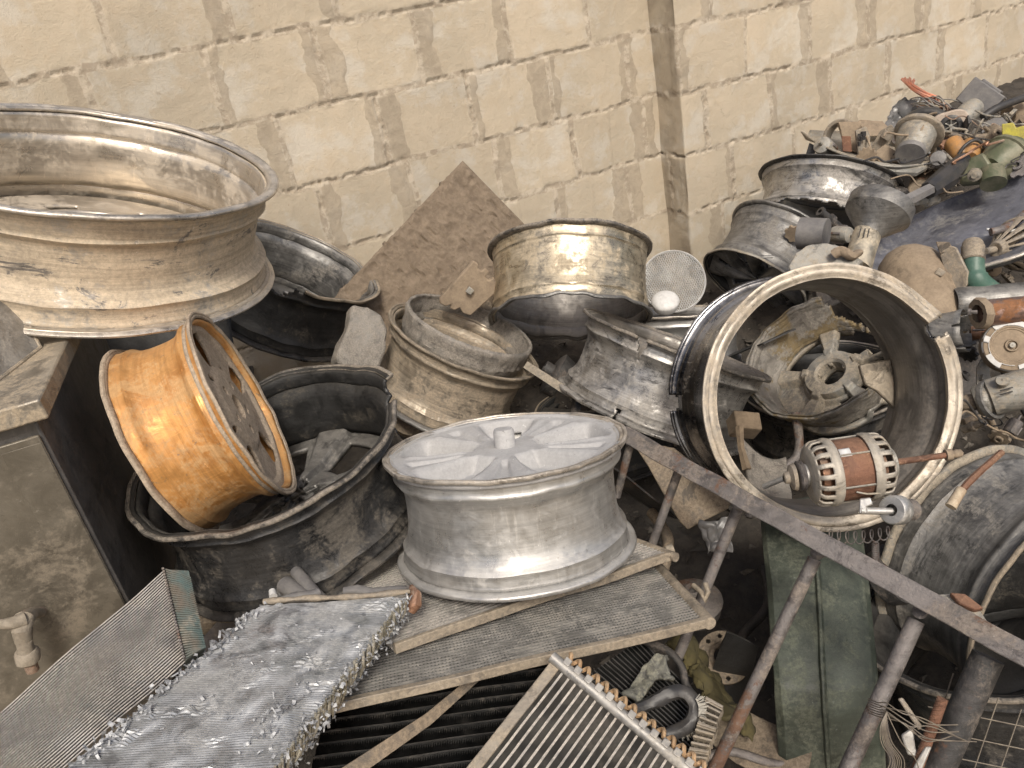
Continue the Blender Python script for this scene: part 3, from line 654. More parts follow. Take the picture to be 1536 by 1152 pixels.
def smooth_pts(pts, n=6):
    o = []; q = [Vector(p) for p in pts]
    for i in range(len(q)-1):
        a, b_, c_, e = q[max(0, i-1)], q[i], q[i+1], q[min(len(q)-1, i+2)]
        for j in range(n):
            t_ = j/n; o.append(.5*((2*b_)+(c_-a)*t_+(2*a-5*b_+4*c_-e)*t_*t_+(3*b_-a-3*c_+e)*t_**3))
    return [tuple(v) for v in o]+[tuple(q[-1])]
def plate(name, pts, d, th, mat, parent=None, label=None, cat=None, n=None, bevel=.002, rough=.0, sub=0):
    """flat cut plate: picture outline laid on a plane through (centre, d) with normal n (default towards the camera)"""
    cx = sum(p[0] for p in pts)/len(pts); cy = sum(p[1] for p in pts)/len(pts); c_ = P(cx, cy, d)
    n = (n or (-ray(cx, cy))).normalized(); M = frame(c_, n); Mi = M.inverted()
    q = [Mi @ onplane(x, y, c_, n) for x, y in pts]
    m = MB(); m.prism([(a.x, a.y) for a in q], th, z0=-th)
    o = m.build(name, mat, None, bevel=bevel, rough=rough, rs=20, sub=sub)
    if parent: o.parent = parent; o.matrix_basis = parent.matrix_world.inverted() @ M
    else: o.matrix_world = M
    return tagit(o, label, cat)
def nrm(x, y, tx, ty): return (-ray(x, y).normalized() + rt*tx - up*ty).normalized()   # normal leaning tx right, ty down in the picture

# ---------------------------------------------------------------- cabinet and tap
A0 = P(52, 630, 1.0); ex = Vector((-.968, -.249, 0)).normalized(); ey = Vector((.03*-3.3, .995, 0)).normalized(); _q = Matrix.Rotation(R(2), 3, 'Z'); ex = _q @ ex; ey = _q @ ey; ey = (ey-ex*ey.dot(ex)).normalized()
Mc_ = Matrix.Translation(A0) @ Matrix((ex, ey, Vector((0, 0, 1)))).transposed().to_4x4()
t = thing('steel_cabinet', 'dark steel cabinet with a thick lid under the big truck rim at the left edge', 'cabinet', Matrix.Translation((A0.x, A0.y, 0)) @ Mc_.to_3x3().to_4x4())
H = A0.z
b = MB(); b.box((.30, .302, H/2), (.60, .596, H)); b.build('body', CABSIDE, t, bevel=.004)
b = MB(); b.prism([(.003, .03), (.597, .03), (.597, H-.02), (.003, H-.02)], .006); o = b.build('front_panel', CAB, t, bevel=.002)
o.matrix_basis = Matrix.Rotation(PI/2, 4, 'X') @ Matrix.Translation((0, 0, -.001))
b = MB(); b.prism([(.004, .04), (.052, .04), (.052, H-.03), (.004, H-.03)], .0012); o2 = b.build('edge_strip', CAB, t, bevel=.0005)
o2.matrix_basis = Matrix.Rotation(PI/2, 4, 'X') @ Matrix.Translation((0, 0, .0052))
b = MB(); b.box((.30, .30, H+.0155), (.64, .63, .029)); b.build('lid', CABTOP, t, bevel=.003, rough=.001, rs=8, sub=6)
fy = -ex*0 - ey
def cabp(x, y, off=0): return onplane(x, y, A0-ey*(.006+off), ey)
t = thing('water_tap', 'crusted old tap sticking out of the cabinet front at the left edge', 'tap', Matrix.Translation(cabp(42, 925)))
Ti = t.matrix_world.inverted(); b = MB()
q = [cabp(62, 918), cabp(48, 920, .02), cabp(36, 928, .045), cabp(33, 945, .055), cabp(36, 962, .055)]
b.tube([tuple(v) for v in q], [.007, .009, .0125, .0125, .0105], 16, Ti); b.build('body', TAP, t, rough=.0012, rs=70)
b = MB(); b.tube([cabp(38, 928, .05), cabp(22, 934, .055), cabp(5, 936, .055), cabp(-30, 938, .055)], [.010, .0085, .007, .007], 12, Ti); b.build('lever', TAP, t, rough=.001, rs=60)
b = MB(); b.tube([cabp(36, 960, .055), cabp(39, 976, .055)], [.0105, .010], 14, Ti); b.tube([cabp(39, 975, .055), cabp(40, 979, .055), cabp(42, 990, .055), cabp(43, 993, .055)], [.012, .0155, .0155, .012], 12, Ti); b.build('collar', TAP, t, rough=.001, rs=90)
b = MB(); b.tube([cabp(43, 990, .055), cabp(49, 1006, .055)], [.009, .008], 14, Ti); b.build('spout', COPPER, t, rough=.001, rs=90)
# sheet box standing on the lid
zt = A0.z+.031
def zpl(x, y, z): return onplane(x, y, Vector((0, 0, z)), Vector((0, 0, 1)))
q0 = zpl(61, 522, zt); q1 = zpl(-30, 592, zt); nx_ = (q1-q0).normalized(); nn = Vector((0, 0, 1)).cross(nx_)
nn = nn if nn.dot(CAM-q0) > 0 else -nn
tilt = (Vector((0, 0, 1))-nn*.42).normalized(); nrmb = nx_.cross(tilt); nrmb = nrmb if nrmb.dot(CAM-q0) > 0 else -nrmb
hh = (onplane(14, 432, q0, nrmb)-q0)
Mx = Matrix.Translation(q0) @ Matrix((nx_, tilt, nx_.cross(tilt))).transposed().to_4x4()
lc = Mx.inverted() @ (q0+hh); sgn = 1 if Mx.to_3x3().col[2].dot(nrmb) > 0 else -1
b = MB(); b.prism([(0, 0), (.20, 0), (.20+lc.x, lc.y*1.0), (lc.x, lc.y)], -.022*sgn if sgn < 0 else .022, z0=0 if sgn < 0 else -.022)
t = thing('steel_tray', 'pale grey folded steel tray leaning on the truck rim at the left edge', 'tray', Mx)
b.build('panel', SHEET, t, bevel=.0035)
b = MB(); b.tube([(0, 0, 0), (.20, 0, 0)], .0035, 8); b.tube([(0, 0, 0), (lc.x, lc.y, 0)], .003, 8); b.build('folded_edge', CABTOP, t)

# ---------------------------------------------------------------- board, slab, bracket against the wall
bn = (nv*-1*.93+Vector((0, 0, 1))*.36).normalized()
p_t = P(694, 241, 2.24)
bc = [onplane(x, y, p_t, bn) for x, y in ((694, 241), (802, 352), (640, 520), (533, 392))]
u1 = (bc[1]-bc[0]); v1 = (bc[3]-bc[0]); u1n = u1.normalized(); v1n = (v1-u1n*v1.dot(u1n)).normalized(); zn = u1n.cross(v1n)
vs = []; fs = []; N = 150; LU, LV = .62, .46
for i in range(N+1):
    for j in range(N+1):
        s_, w_ = i/N*LU, j/N*LV
        n1 = mn.noise(Vector((s_*60, w_*26, 1))); n2 = mn.noise(Vector((s_*22, w_*14, 3))); n3 = mn.noise(Vector((s_*130, w_*60, 7)))
        h = .004*n2+.006*max(0, n1)**.7 - .007*max(0, n1-.2)*3 + .002*n3
        e = min(i, j, N-i, N-j)/3; vs.append((s_, w_, h*min(1, e)))
for i in range(N):
    for j in range(N):
        a = i*(N+1)+j; fs.append((a, a+N+1, a+N+2, a+1))
sg = 1 if zn.dot(CAM-bc[0]) > 0 else -1
if sg < 0: zn = -zn; u1n, v1n = v1n, u1n
b = MB(); b.add(vs, fs)
for k, (x, y) in enumerate(((.17, .32), (.35, .25))): pass
o = b.build('wooden_board', BOARD, None, solid=.022); o.matrix_world = Matrix.Translation(bc[0]) @ Matrix((u1n, v1n, zn)).transposed().to_4x4()
tagit(o, 'mud caked brown square board standing on its corner against the block wall', 'board')
o = plate('steel_plate', [(590, 505), (725, 440), (790, 520), (640, 600)], 2.12, .008, PLATE, label='dark dirty plate leaning behind the tan rim under the brown board', cat='plate', n=bn)
br = plate('switch_bracket', [(710, 392), (718, 397), (716, 403), (722, 407), (729, 402), (734, 409), (728, 415), (733, 421), (741, 417), (744, 424), (742, 441), (706, 474), (694, 470), (690, 462), (682, 466), (675, 463), (677, 457), (668, 460), (659, 455), (660, 447), (684, 421)], 1.98, .018, CLAY, n=nrm(700, 430, .1, .3), bevel=.003)
tagit(br, 'small dusty tan notched bracket lying on the brown board', 'bracket')
o = plate('catch', [(704, 430), (712, 436), (706, 443), (698, 438)], 1.966, .008, OLDGREY, n=nrm(700, 430, .1, .3), parent=br)
# rough cast lump
pts = [(528, 457), (552, 459), (572, 472), (582, 492), (579, 520), (570, 552), (545, 574), (520, 560), (503, 537), (512, 512), (524, 490)]
o = plate('cast_lump', pts, 1.74, .05, CAST, n=nrm(545, 515, .35, -.3), bevel=.008, rough=.004, sub=3)
tagit(o, 'pitted grey lump of cast metal between the cracked rim and the tan rim', 'cast lump')
# white mesh disc
dm_ = 2.3; t = thing('mesh_disc', 'white round speaker grille behind the golden rim with a white dome in front', 'grille', frame(P(1010, 422, dm_), nrm(1010, 422, .1, -.25))); rr = px(dm_, 47)
b = MB(); b.lathe([(rr*.97, 0), (rr, .004), (rr*1.03, 0), (rr, -.004)], 90, closed=True); b.build('rim', WHITE, t)
b = MB(); st = rr/11
for sgn_ in (1, -1):
    for k in range(-19, 20):
        off = k*st*.72; ln = math.sqrt(max(0, (rr*.97)**2-off*off))
        if ln > .005:
            an = R(28)*sgn_; c_, s_ = math.cos(an), math.sin(an)
            p0 = (-ln*c_-off*s_, -ln*s_+off*c_, 0); p1 = (ln*c_-off*s_, ln*s_+off*c_, 0)
            b.tube([p0, p1], .0011, 5)
b.build('wire_mesh', metal('grey_white_mesh', (.55, .55, .54), dust=(.4, .37, .33), amt=.4, rings=0, met=.2), t)
b = MB(); b.lathe([(rr*.99, -.03), (rr*.99, -.006), (.001, -.010)], 60); b.build('back_pan', OLDGREY, t)
m_ = MB(); A = P(998, 452, 2.2); k = px(2.2, 21); m_.lathe([(k*math.sin(a), k*.45*math.cos(a)) for a in [0.001]+[PI/2*i/9 for i in range(1, 10)]]+[(k*.9, -.02)], 40)
o = m_.build('white_cap', WHITE); o.matrix_world = frame(A, nrm(998, 447, 0, -.9)); tagit(o, 'smooth white round cap just below the mesh disc', 'cap')

# ---------------------------------------------------------------- radiators
def bil(c4, n):
    p00, p10, p11, p01 = c4
    def f_(u_, v_, w_): return (p00*(1-u_)+p10*u_)*(1-v_)+(p01*(1-u_)+p11*u_)*v_+n*w_
    return f_
def radiator(name, label, c4, th, rows, fins, mt, mf, rails, mr, sag=.0, tw=.28, tank=None, mtank=None, cat='radiator', depth_fin=.9):
    p00, p10, p11, p01 = c4; n = (p10-p00).cross(p01-p00).normalized()
    if n.dot(CAM-p00) < 0: n = -n
    t = thing(name, label, cat, Matrix.Translation(p00), 'old radiators in the heap'); I = t.matrix_world.inverted(); f0 = bil(c4, n)
    def f_(u_, v_, w_): return f0(u_, v_, w_+sag*mn.noise(Vector((u_*3, v_*2, sag*900)))*(1-abs(2*u_-1)**4))
    b = MB(); g_ = MB(); NU = 26
    for k in range(rows+1):
        v0 = k/rows-tw/rows/2; v1 = k/rows+tw/rows/2; vs = []; fs = []
        for i in range(NU+1):
            u_ = i/NU
            vs += [tuple(f_(u_, v0, 0)), tuple(f_(u_, v1, 0)), tuple(f_(u_, v1, -th)), tuple(f_(u_, v0, -th))]
        for i in range(NU):
            for q in range(4): fs.append((i*4+q, i*4+(q+1) % 4, i*4+4+(q+1) % 4, i*4+4+q))
        b.add(vs, fs, I)
        if k < rows:
            vs = []; fs = []; v0 = (k+tw/2)/rows; v1 = (k+1-tw/2)/rows; bend = 0
            for i in range(fins+1):
                u_ = (i+.25*mn.noise(Vector((i*.31, k*.7, 0))))/fins; v_ = v0 if i % 2 else v1
                w_ = -.001-.002*max(0, mn.noise(Vector((u_*9, k*.35, 4))))*2
                vs += [tuple(f_(u_, v_, w_)), tuple(f_(u_, v_, -th*depth_fin))]
                if i: fs.append((2*i-2, 2*i, 2*i+1, 2*i-1))
            g_.add(vs, fs, I)
    b.build('tubes', mt, t, smooth=False); g_.build('fins', mf, t, smooth=False)
    L = (p01-p00).length
    for v_, wd in rails:
        q = MB(); vs = []; fs = []; ww = wd/L
        for i in range(NU+1):
            u_ = i/NU
            vs += [tuple(f_(u_, v_-ww/2, .003)), tuple(f_(u_, v_+ww/2, .003)), tuple(f_(u_, v_+ww/2, -th-.002)), tuple(f_(u_, v_-ww/2, -th-.002))]
        for i in range(NU):
            for k in range(4): fs.append((i*4+k, i*4+(k+1) % 4, i*4+4+(k+1) % 4, i*4+4+k))
        fs += [(3, 2, 1, 0), (NU*4, NU*4+1, NU*4+2, NU*4+3)]
        q.add(vs, fs, I); q.build('side_rail', mr, t, bevel=.0012)
    for u_, rr_ in (tank or []):
        q = MB(); q.tube([f_(u_, v_, -th/2) for v_ in (-.03, .25, .5, .75, 1.03)], rr_, 18, I); q.build('header_tube', mtank, t, rough=.0006)
    return t
# upper one, carrying the silver wheel
pl0 = SILV_C-SILV_N*.2125
g0 = lambda x, y: onplane(x, y, pl0, SILV_N)
p00, p10, p01 = g0(590, 968), g0(1006, 829), g0(452, 850); p11 = p10+(p01-p00)*1.0
TFIN = metal('dusty_fine_fins', (.34, .33, .315), (.27, .26, .25), rough=.5, met=.35, dust=(.31, .285, .255), amt=.7, spots=.35, rings=0, bump=.1)
t = radiator('car_radiator', 'dusty fine finned radiator directly under the silver wheel', (p00, p10, p11, p01), .010, 46, 150, TUBEM, TFIN, [(-.004, .008)], RAIL, sag=.005, tw=.40, tank=[(1.0, .008)], mtank=RAIL)
o = ptube('pipe_stub', [(1000, 826, 1.30), (1010, 822, 1.30)], 7, OLDGREY, parent=t)
# middle long one
TFIN2 = metal('hatched_dark_fins', (.13, .128, .125), (.08, .08, .08), rough=.5, met=.3, dust=(.15, .14, .125), amt=.4, spots=.2, grime=.3, rings=0, bump=.1)
pl1 = pl0-Vector((0, 0, .032)); n1_ = (SILV_N+rt*.03-up*.02).normalized()
g1 = lambda x, y: onplane(x, y, pl1, n1_)
p10, p11, p00 = g1(1062, 928), g1(980, 840), g1(498, 1056); p01 = p00+(p11-p10)
t = radiator('car_radiator', 'long radiator with tan edge rail lying under the silver wheel and its radiator', (p00, p10, p11, p01), .009, 30, 210, metal('grimy_tube', (.30, .29, .275), (.22, .215, .205), rough=.42, met=.5, dust=(.29, .27, .24), amt=.45, spots=.2, rings=0, grime=.4), TFIN2, [(-.006, .010), (1.01, .010)], RAIL, sag=.004, tw=.34, tank=[(1.0, .0095)], mtank=RAIL)
b = MB(); q = P(1062, 928, 1.2)
o = ptube('hooked_pipe', [(1040, 878, 1.27), (1052, 888, 1.25), (1058, 900, 1.24), (1062, 888, 1.24), (1058, 875, 1.25)], 4, RAIL, parent=t)
# left one standing behind the torn one
c4 = (P(277, 992, .99), P(-25, 1255, .80), P(-60, 1120, .86), P(246, 856, 1.06))
t = radiator('car_radiator', 'grey ribbed radiator standing in front of the cabinet at the lower left', c4, .020, 34, 120, TUBEM, TFIN, [], RAIL, sag=.012, tw=.42)
n_ = (c4[1]-c4[0]).cross(c4[3]-c4[0]).normalized(); n_ = n_ if n_.dot(CAM-c4[0]) > 0 else -n_
I = t.matrix_world.inverted()
hp = [P(283, 856, 1.08), P(308, 972, 1.01), P(279, 990, .985), P(247, 854, 1.055)]
b = MB(); vs = [tuple(v) for v in hp]+[tuple(v-n_*.03) for v in hp]; b.add(vs, [(0, 1, 2, 3), (7, 6, 5, 4), (0, 4, 5, 1), (1, 5, 6, 2), (2, 6, 7, 3), (3, 7, 4, 0)], I); b.build('header_plate', TEAL, t)
b = MB()
for k in range(38):
    s_ = (k+.5)/38; a = hp[3].lerp(hp[2], s_)+n_*.003; e = hp[0].lerp(hp[1], min(1, s_+.10))+n_*.003
    b.tube([a, a.lerp(e, .5)+n_*.002, e], [.0012, .0016, .0010], 5, I)
b.build('header_ribs', TEAL, t)
b = MB()
for k in range(30):
    s_ = (k+.5)/30; b.tube([hp[3].lerp(hp[2], s_)-n_*.002, hp[3].lerp(hp[2], s_)+n_*.006+(hp[3]-hp[0])*.1], .0018, 6, I)
b.build('crimped_edge', IRON, t)
# torn foil radiator in front
c4 = (P(60, 1190, .80), P(395, 1175, .80), P(612, 893, 1.09), P(392, 908, 1.10))
p00, p10, p11, p01 = c4; n_ = (p10-p00).cross(p01-p00).normalized(); n_ = n_ if n_.dot(CAM-p00) > 0 else -n_
n_ = (n_+rt*.30).normalized()
f0 = bil(c4, n_); t = thing('torn_radiator', 'silver radiator core with torn shredded fins in the lower left foreground', 'radiator', Matrix.Translation(p00)); I = t.matrix_world.inverted()
def ff(u_, v_, w_):
    e1 = .030*mn.noise(Vector((0, v_*5, 2)))+.012*mn.noise(Vector((0, v_*22, 3))); e2 = .02*mn.noise(Vector((4, v_*4, 2)))+.014*mn.noise(Vector((3, v_*25, 3)))
    uu = e1*(1-u_)+(1+e2)*u_ if True else u_
    buck = mn.noise(Vector((u_*3.2, v_*7, 1))); b2_ = max(0, mn.noise(Vector((u_*5, v_*13, 9)))-.2)
    vv = v_+.006*mn.noise(Vector((u_*6, v_*9, 5)))+.010*b2_*math.sin(u_*30)
    return f0(uu, vv, w_+.002*buck+.022*b2_*mn.noise(Vector((u_*20, v_*30, 2))) - .02*max(0, mn.noise(Vector((u_*2.5, v_*5, 21)))-.25))
b = MB(); ROWS = 92; NU = 44
for k in range(ROWS):
    v0 = k/ROWS; tl = .45*mn.noise(Vector((k*.13, 0, 8))); vs = []; fs = []
    for i in range(NU+1):
        u_ = i/NU; tt = .0012*(tl+1.2*mn.noise(Vector((u_*9, k*.12, 3))))
        v1 = v0+.62/ROWS
        vs += [tuple(ff(u_, v0, 0)), tuple(ff(u_, v1, tt)), tuple(ff(u_, v0, -.035))]
    for i in range(NU): fs += [(3*i, 3*i+3, 3*i+4, 3*i+1), (3*i, 3*i+2, 3*i+5, 3*i+3)]
    b.add(vs, fs, I)
b.build('fins', metal('bluish_silver_fins', (.50, .515, .53), (.36, .375, .39), rough=.36, met=.6, dust=(.34, .335, .325), amt=.42, spot=(.10, .10, .105), spots=.5, rings=0, bump=.2), t, smooth=False)
b = MB(); vs = [tuple(f0(u_, v_, -.036)) for u_, v_ in ((0.01, 0), (.985, 0), (.985, .99), (.01, .99))]+[tuple(f0(u_, v_, -.042)) for u_, v_ in ((0.01, 0), (.985, 0), (.985, .99), (.01, .99))]
b.add(vs, [(0, 1, 2, 3), (4, 7, 6, 5), (0, 4, 5, 1), (1, 5, 6, 2), (2, 6, 7, 3), (3, 7, 4, 0)], I); b.build('backing', DFIN, t)
b = MB(); rnd = random.Random(3)
def flake(u_, v_, w_, s_):
    p = f0(u_, v_, w_); dirv = Vector([rnd.gauss(0, 1) for _ in range(3)]).normalized(); d2 = dirv.cross(Vector([rnd.gauss(0, 1) for _ in range(3)])).normalized()
    L = s_*rnd.uniform(.5, 2.2); w2 = s_*rnd.uniform(.15, .5); cu = d2.cross(dirv)*L*rnd.uniform(-.5, .5)
    vs = []
    for q in range(4):
        c_ = p+dirv*L*(q/3-.5)+cu*math.sin(PI*q/3); vs += [tuple(c_-d2*w2*(1-.25*q/3)), tuple(c_+d2*w2*(1-.3*q/3))]
    b.add(vs, [(0, 1, 3, 2), (2, 3, 5, 4), (4, 5, 7, 6)], I)
for k in range(1900):
    v_ = rnd.random(); z_ = rnd.random()
    if z_ < .47: flake(rnd.gauss(1.0, .024), v_, rnd.uniform(-.045, .006), .0048)
    elif z_ < .955: flake(rnd.gauss(.015, .03), v_, rnd.uniform(-.035, .007), .0060)
    elif z_ < .985: flake(rnd.gauss(.80, .06), rnd.gauss(.33, .1), .004, .005)
    else: flake(rnd.random(), v_, .001, .0025)
for cu_, cv_ in ((.62, .78), (.45, .60), (.30, .42), (.55, .30), (.70, .62), (.40, .83)):
    for k in range(4): flake(rnd.gauss(cu_, .035), rnd.gauss(cv_, .012), rnd.uniform(0, .006), .0040)
o = b.build('shredded_fins', FOIL, t, smooth=False); o['kind'] = 'stuff'
b = MB(); rnd = random.Random(5)
for k in range(90):                                     # bright bent fin ends along the right side
    v_ = .04+.92*k/90; a = f0(1.0+rnd.gauss(0, .01), v_, .003); b.tube([a, a-n_*.018+(p10-p00)*.012, a-n_*.034+(p10-p00)*rnd.gauss(0, .012)], [.0016, .0019, .001], 5, I)
b.build('fin_ends', metal('brassy_bright_fins', (.66, .62, .50), (.50, .47, .38), rough=.3, met=.85, dust=(.38, .35, .3), amt=.35, rings=0), t)
b = MB(); b.tube([tuple(f0(u_, 1.012+.006*math.sin(u_*7), .003)) for u_ in [i/14 for i in range(15)]], [.0042+.0012*math.sin(i*1.7) for i in range(15)], 10, I); b.build('top_tube', RAIL, t, rough=.001)
pc = [(398, 1110), (412, 1102), (420, 1118), (404, 1130)]
plate('label_patch', [(393, 1118), (413, 1104), (420, 1116), (402, 1133)], .855, .0015, metal('faded_red_patch', (.40, .20, .16), dust=(.4, .35, .3), amt=.3, met=.1, rings=0), parent=t, bevel=0, n=n_)
# pipe fittings lying behind its upper edge
FITM = plain('sooty_grey_pipe', (.135, .13, .13), (.20, .19, .18), .55, 30, .6)
t = at_thing('pipe_fitting', 'sooty grey pipe tee lying behind the upper left corner of the torn radiator', 'pipe fitting', 450, 880, 1.18)
ptube('pipe', [(444, 857, 1.22), (452, 868, 1.20), (470, 890, 1.17), (482, 900, 1.16)], [9, 10, 11, 10], FITM, t, seg=18, rough=.0008)
ptube('pipe', [(428, 878, 1.20), (440, 886, 1.18), (462, 897, 1.16)], [14, 13, 9], FITM, t, seg=18, rough=.0008)
ptube('pipe', [(415, 902, 1.15), (440, 897, 1.15), (470, 893, 1.15), (480, 887, 1.155)], [5, 8, 9, 7], FITM, t, seg=14, rough=.0012)
ptube('bolt', [(408, 886, 1.15), (410, 895, 1.14)], [5, 6], WHITE, t)
ptube('lever_pipe', [(515, 886, 1.14), (535, 885, 1.14), (560, 890, 1.13), (598, 884, 1.12), (612, 886, 1.11)], [5, 7, 8, 6, 7], FITM, label='sooty pipe lump lying along the far edge of the torn radiator', cat='pipe', rough=.0015, rs=60)
ptube('valve', [(618, 882, 1.12), (624, 892, 1.10), (622, 908, 1.09), (616, 917, 1.09)], [6, 9, 10, 7], COPPER, label='rusty brown valve end at the upper right corner of the torn radiator', cat='valve', rough=.0015, rs=60)
# lower middle one with toothed header
c4 = (P(700, 1172, .885), P(838, 996, .985), P(1060, 1180, .90), None); c4 = (c4[0], c4[1], c4[2], c4[0]+(c4[2]-c4[1]))
t = radiator('car_radiator', 'radiator with toothed header plate and pale tubes at the bottom centre', c4, .012, 21, 230, metal('pale_dusty_tubes', (.40, .385, .36), dust=(.42, .38, .33), amt=.7, met=.4, rings=0), metal('grey_packed_fins', (.24, .235, .225), (.17, .165, .16), met=.35, dust=(.24, .22, .195), amt=.5, rings=0, bump=.1),  [(-.012, .014)], RAIL, sag=.004, tw=.26, depth_fin=.9)
I = t.matrix_world.inverted(); n_ = (c4[1]-c4[0]).cross(c4[3]-c4[0]).normalized(); n_ = n_ if n_.dot(CAM-c4[0]) > 0 else -n_
a, e = c4[1], c4[2]; dv = (e-a).normalized(); ou = (c4[1]-c4[0]).normalized()
b = MB(); b.tube([a-dv*.012+n_*.004, e+n_*.004], .0075, 12, I)
b.build('header_plate', SHEET, t)
b = MB()
for k in range(17):
    c_ = a+dv*(.004+k*.0165)+n_*.008; b.prism([(0, 0), (.0095, 0), (.0095, .010), (0, .010)], .005, I @ Matrix.Translation(c_) @ Matrix((dv, ou, n_)).transposed().to_4x4())
b.build('crimp_tabs', SHEET, t, bevel=.001)
b = MB(); pp = []
for k in range(200):
    th_ = k*.62; pp.append(a+dv*(.004+k*.0014)+ou*(.016+.0045*math.cos(th_))+n_*(.001+.0045*math.sin(th_)))
b.tube(pp, .0028, 6, I); b.build('corrugated_gasket', metal('tan_brown_gasket', (.42, .27, .15), (.30, .19, .10), met=.1, rough=.7, dust=(.40, .31, .2), amt=.4, rings=0), t)
# black cores beneath
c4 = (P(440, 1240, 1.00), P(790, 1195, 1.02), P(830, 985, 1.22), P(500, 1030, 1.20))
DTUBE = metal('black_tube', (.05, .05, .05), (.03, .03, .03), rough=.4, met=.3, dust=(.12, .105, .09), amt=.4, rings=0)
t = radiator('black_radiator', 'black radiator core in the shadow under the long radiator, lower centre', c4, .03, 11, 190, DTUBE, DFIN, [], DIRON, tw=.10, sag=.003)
ptube('metal_bar', [(712, 1018, 1.13), (640, 1080, 1.08), (500, 1175, 1.0)], [9, 12, 16], PLATE, label='brown dirty bar crossing the black radiator core diagonally', cat='bar', seg=4)
c4 = (P(840, 1040, 1.14), P(1010, 1180, 1.04), P(1075, 1075, 1.10), P(960, 958, 1.22))
t = radiator('black_radiator', 'black radiator with burnt melted plastic, right of the toothed radiator at the bottom', c4, .03, 22, 110, DTUBE, DFIN, [], DIRON, tw=.3, sag=.004)
ptube('bent_edge', smooth_pts([(955, 958, 1.20), (1000, 975, 1.17), (1022, 1000, 1.15), (1030, 1030, 1.13), (1055, 1060, 1.10)]), 6, DIRON, t)
curved('melted_cover', 'melted grey white plastic crust on the black radiator, bottom centre right', 'melted plastic', [(935, 1040, 1.10), (1000, 985, 1.13), (1010, 1020, 1.11), (950, 1062, 1.08)], metal('melted_grey_crust', (.26, .26, .22), (.07, .07, .07), met=.05, rough=.6, dust=(.3, .29, .22), amt=.4, spots=.9, rings=0, bump=1), rough=.012, bulge=(0, -.005, -.01))
b = MB(); rnd = random.Random(11)
t = at_thing('burnt_hose', 'burnt black frayed hose loop on the black radiator', 'hose', 1010, 1060, 1.06); I = t.matrix_world.inverted()
ptube('hose', smooth_pts([(950, 1068, 1.07), (985, 1050, 1.07), (1020, 1038, 1.07), (1040, 1055, 1.06), (1035, 1085, 1.05), (1000, 1105, 1.05)]), 11, BLKPL, t, rough=.003, rs=40)
for k in range(80):
    s_ = k/79*2.2-.6; p = P(1022+26*math.cos(s_), 1066+30*math.sin(s_), 1.045); b.tube([p, p+(rt*math.cos(s_)-up*math.sin(s_))*.010+Vector([rnd.gauss(0, .002) for _ in range(3)])], .0007, 4, I)
o = b.build('frayed_strands', OLDGREY, t); o['kind'] = 'stuff'
c4 = (P(1020, 1165, .99), P(1052, 1165, .985), P(1084, 1062, 1.05), P(1058, 1048, 1.06))
radiator('finned_strip', 'tan finned strip standing on edge beside the burnt hose at the bottom', c4, .02, 3, 6, RAIL, RAIL, [(k_/12, .0035) for k_ in range(13)], RAIL, tw=.2, cat='cooler')

# ---------------------------------------------------------------- ladder frame
t = thing('ladder', 'long rusty grey steel ladder rail with slanting pipe rungs at the lower right', 'ladder', Matrix.Translation(P(1220, 820, 1.17))); I = t.matrix_world.inverted()
A, B = P(938, 652, 1.375), P(1610, 1022, .90); ax = (B-A).normalized(); nn = (-(A+B)/2+CAM).normalized(); s1 = ax.cross(nn).normalized(); s1 = s1 if s1.dot(up) > 0 else -s1; nn = s1.cross(ax); nn = nn if nn.dot(CAM-A) > 0 else -nn
Mt = I @ Matrix.Translation(A) @ Matrix((nn, s1, ax)).transposed().to_4x4(); L = (B-A).length
b = MB(); hw, tk = .0145, .004
prf = [(hw, hw), (-hw, hw), (-hw, hw-tk), (hw-tk, hw-tk), (hw-tk, -hw), (hw, -hw)]
vs = []; fs = []; NS = 60
for i in range(NS+1):
    w_ = .002*mn.noise(Vector((i*.2, 0, 0)))
    vs += [(x+w_, y+w_, L*i/NS) for x, y in prf]
for i in range(NS):
    for k in range(6): fs.append((i*6+k, i*6+(k+1) % 6, i*6+6+(k+1) % 6, i*6+6+k))
fs += [tuple(range(6)), tuple(NS*6+k for k in reversed(range(6)))]
b.add(vs, fs, Mt); b.build('top_rail', IRON, t, bevel=.0015)
for p, r_ in (([(945, 668, 1.37), (925, 745, 1.40)], 6), ([(1018, 706, 1.32), (962, 862, 1.40)], 6.5), ([(1106, 764, 1.255), (1015, 990, 1.33)], 8), ([(1222, 838, 1.16), (1064, 1170, 1.17)], 10), ([(1374, 930, 1.045), (1262, 1175, 1.03)], 12.5)):
    o = ptube('rung', p, r_, IRON if r_ < 12 else IRON, t, seg=16)
    k = len(o.data.vertices)
ptube('rung', [(1482, 985, .985), (1395, 1180, .99)], 22, DIRON, t, seg=20)
for x, y, d in ((1020, 700, 1.305), (1109, 757, 1.24), (1226, 830, 1.145), (1380, 920, 1.03)):
    b = MB(); bmv = []; M_ = I @ Matrix.Translation(P(x, y, d)); rr_ = px(d, 11)
    b.lathe([(rr_*math.sin(PI*i/6)+1e-5, rr_*.7*math.cos(PI*i/6)) for i in range(7)], 12, M_); b.build('weld', IRON, t, rough=.003, rs=90)
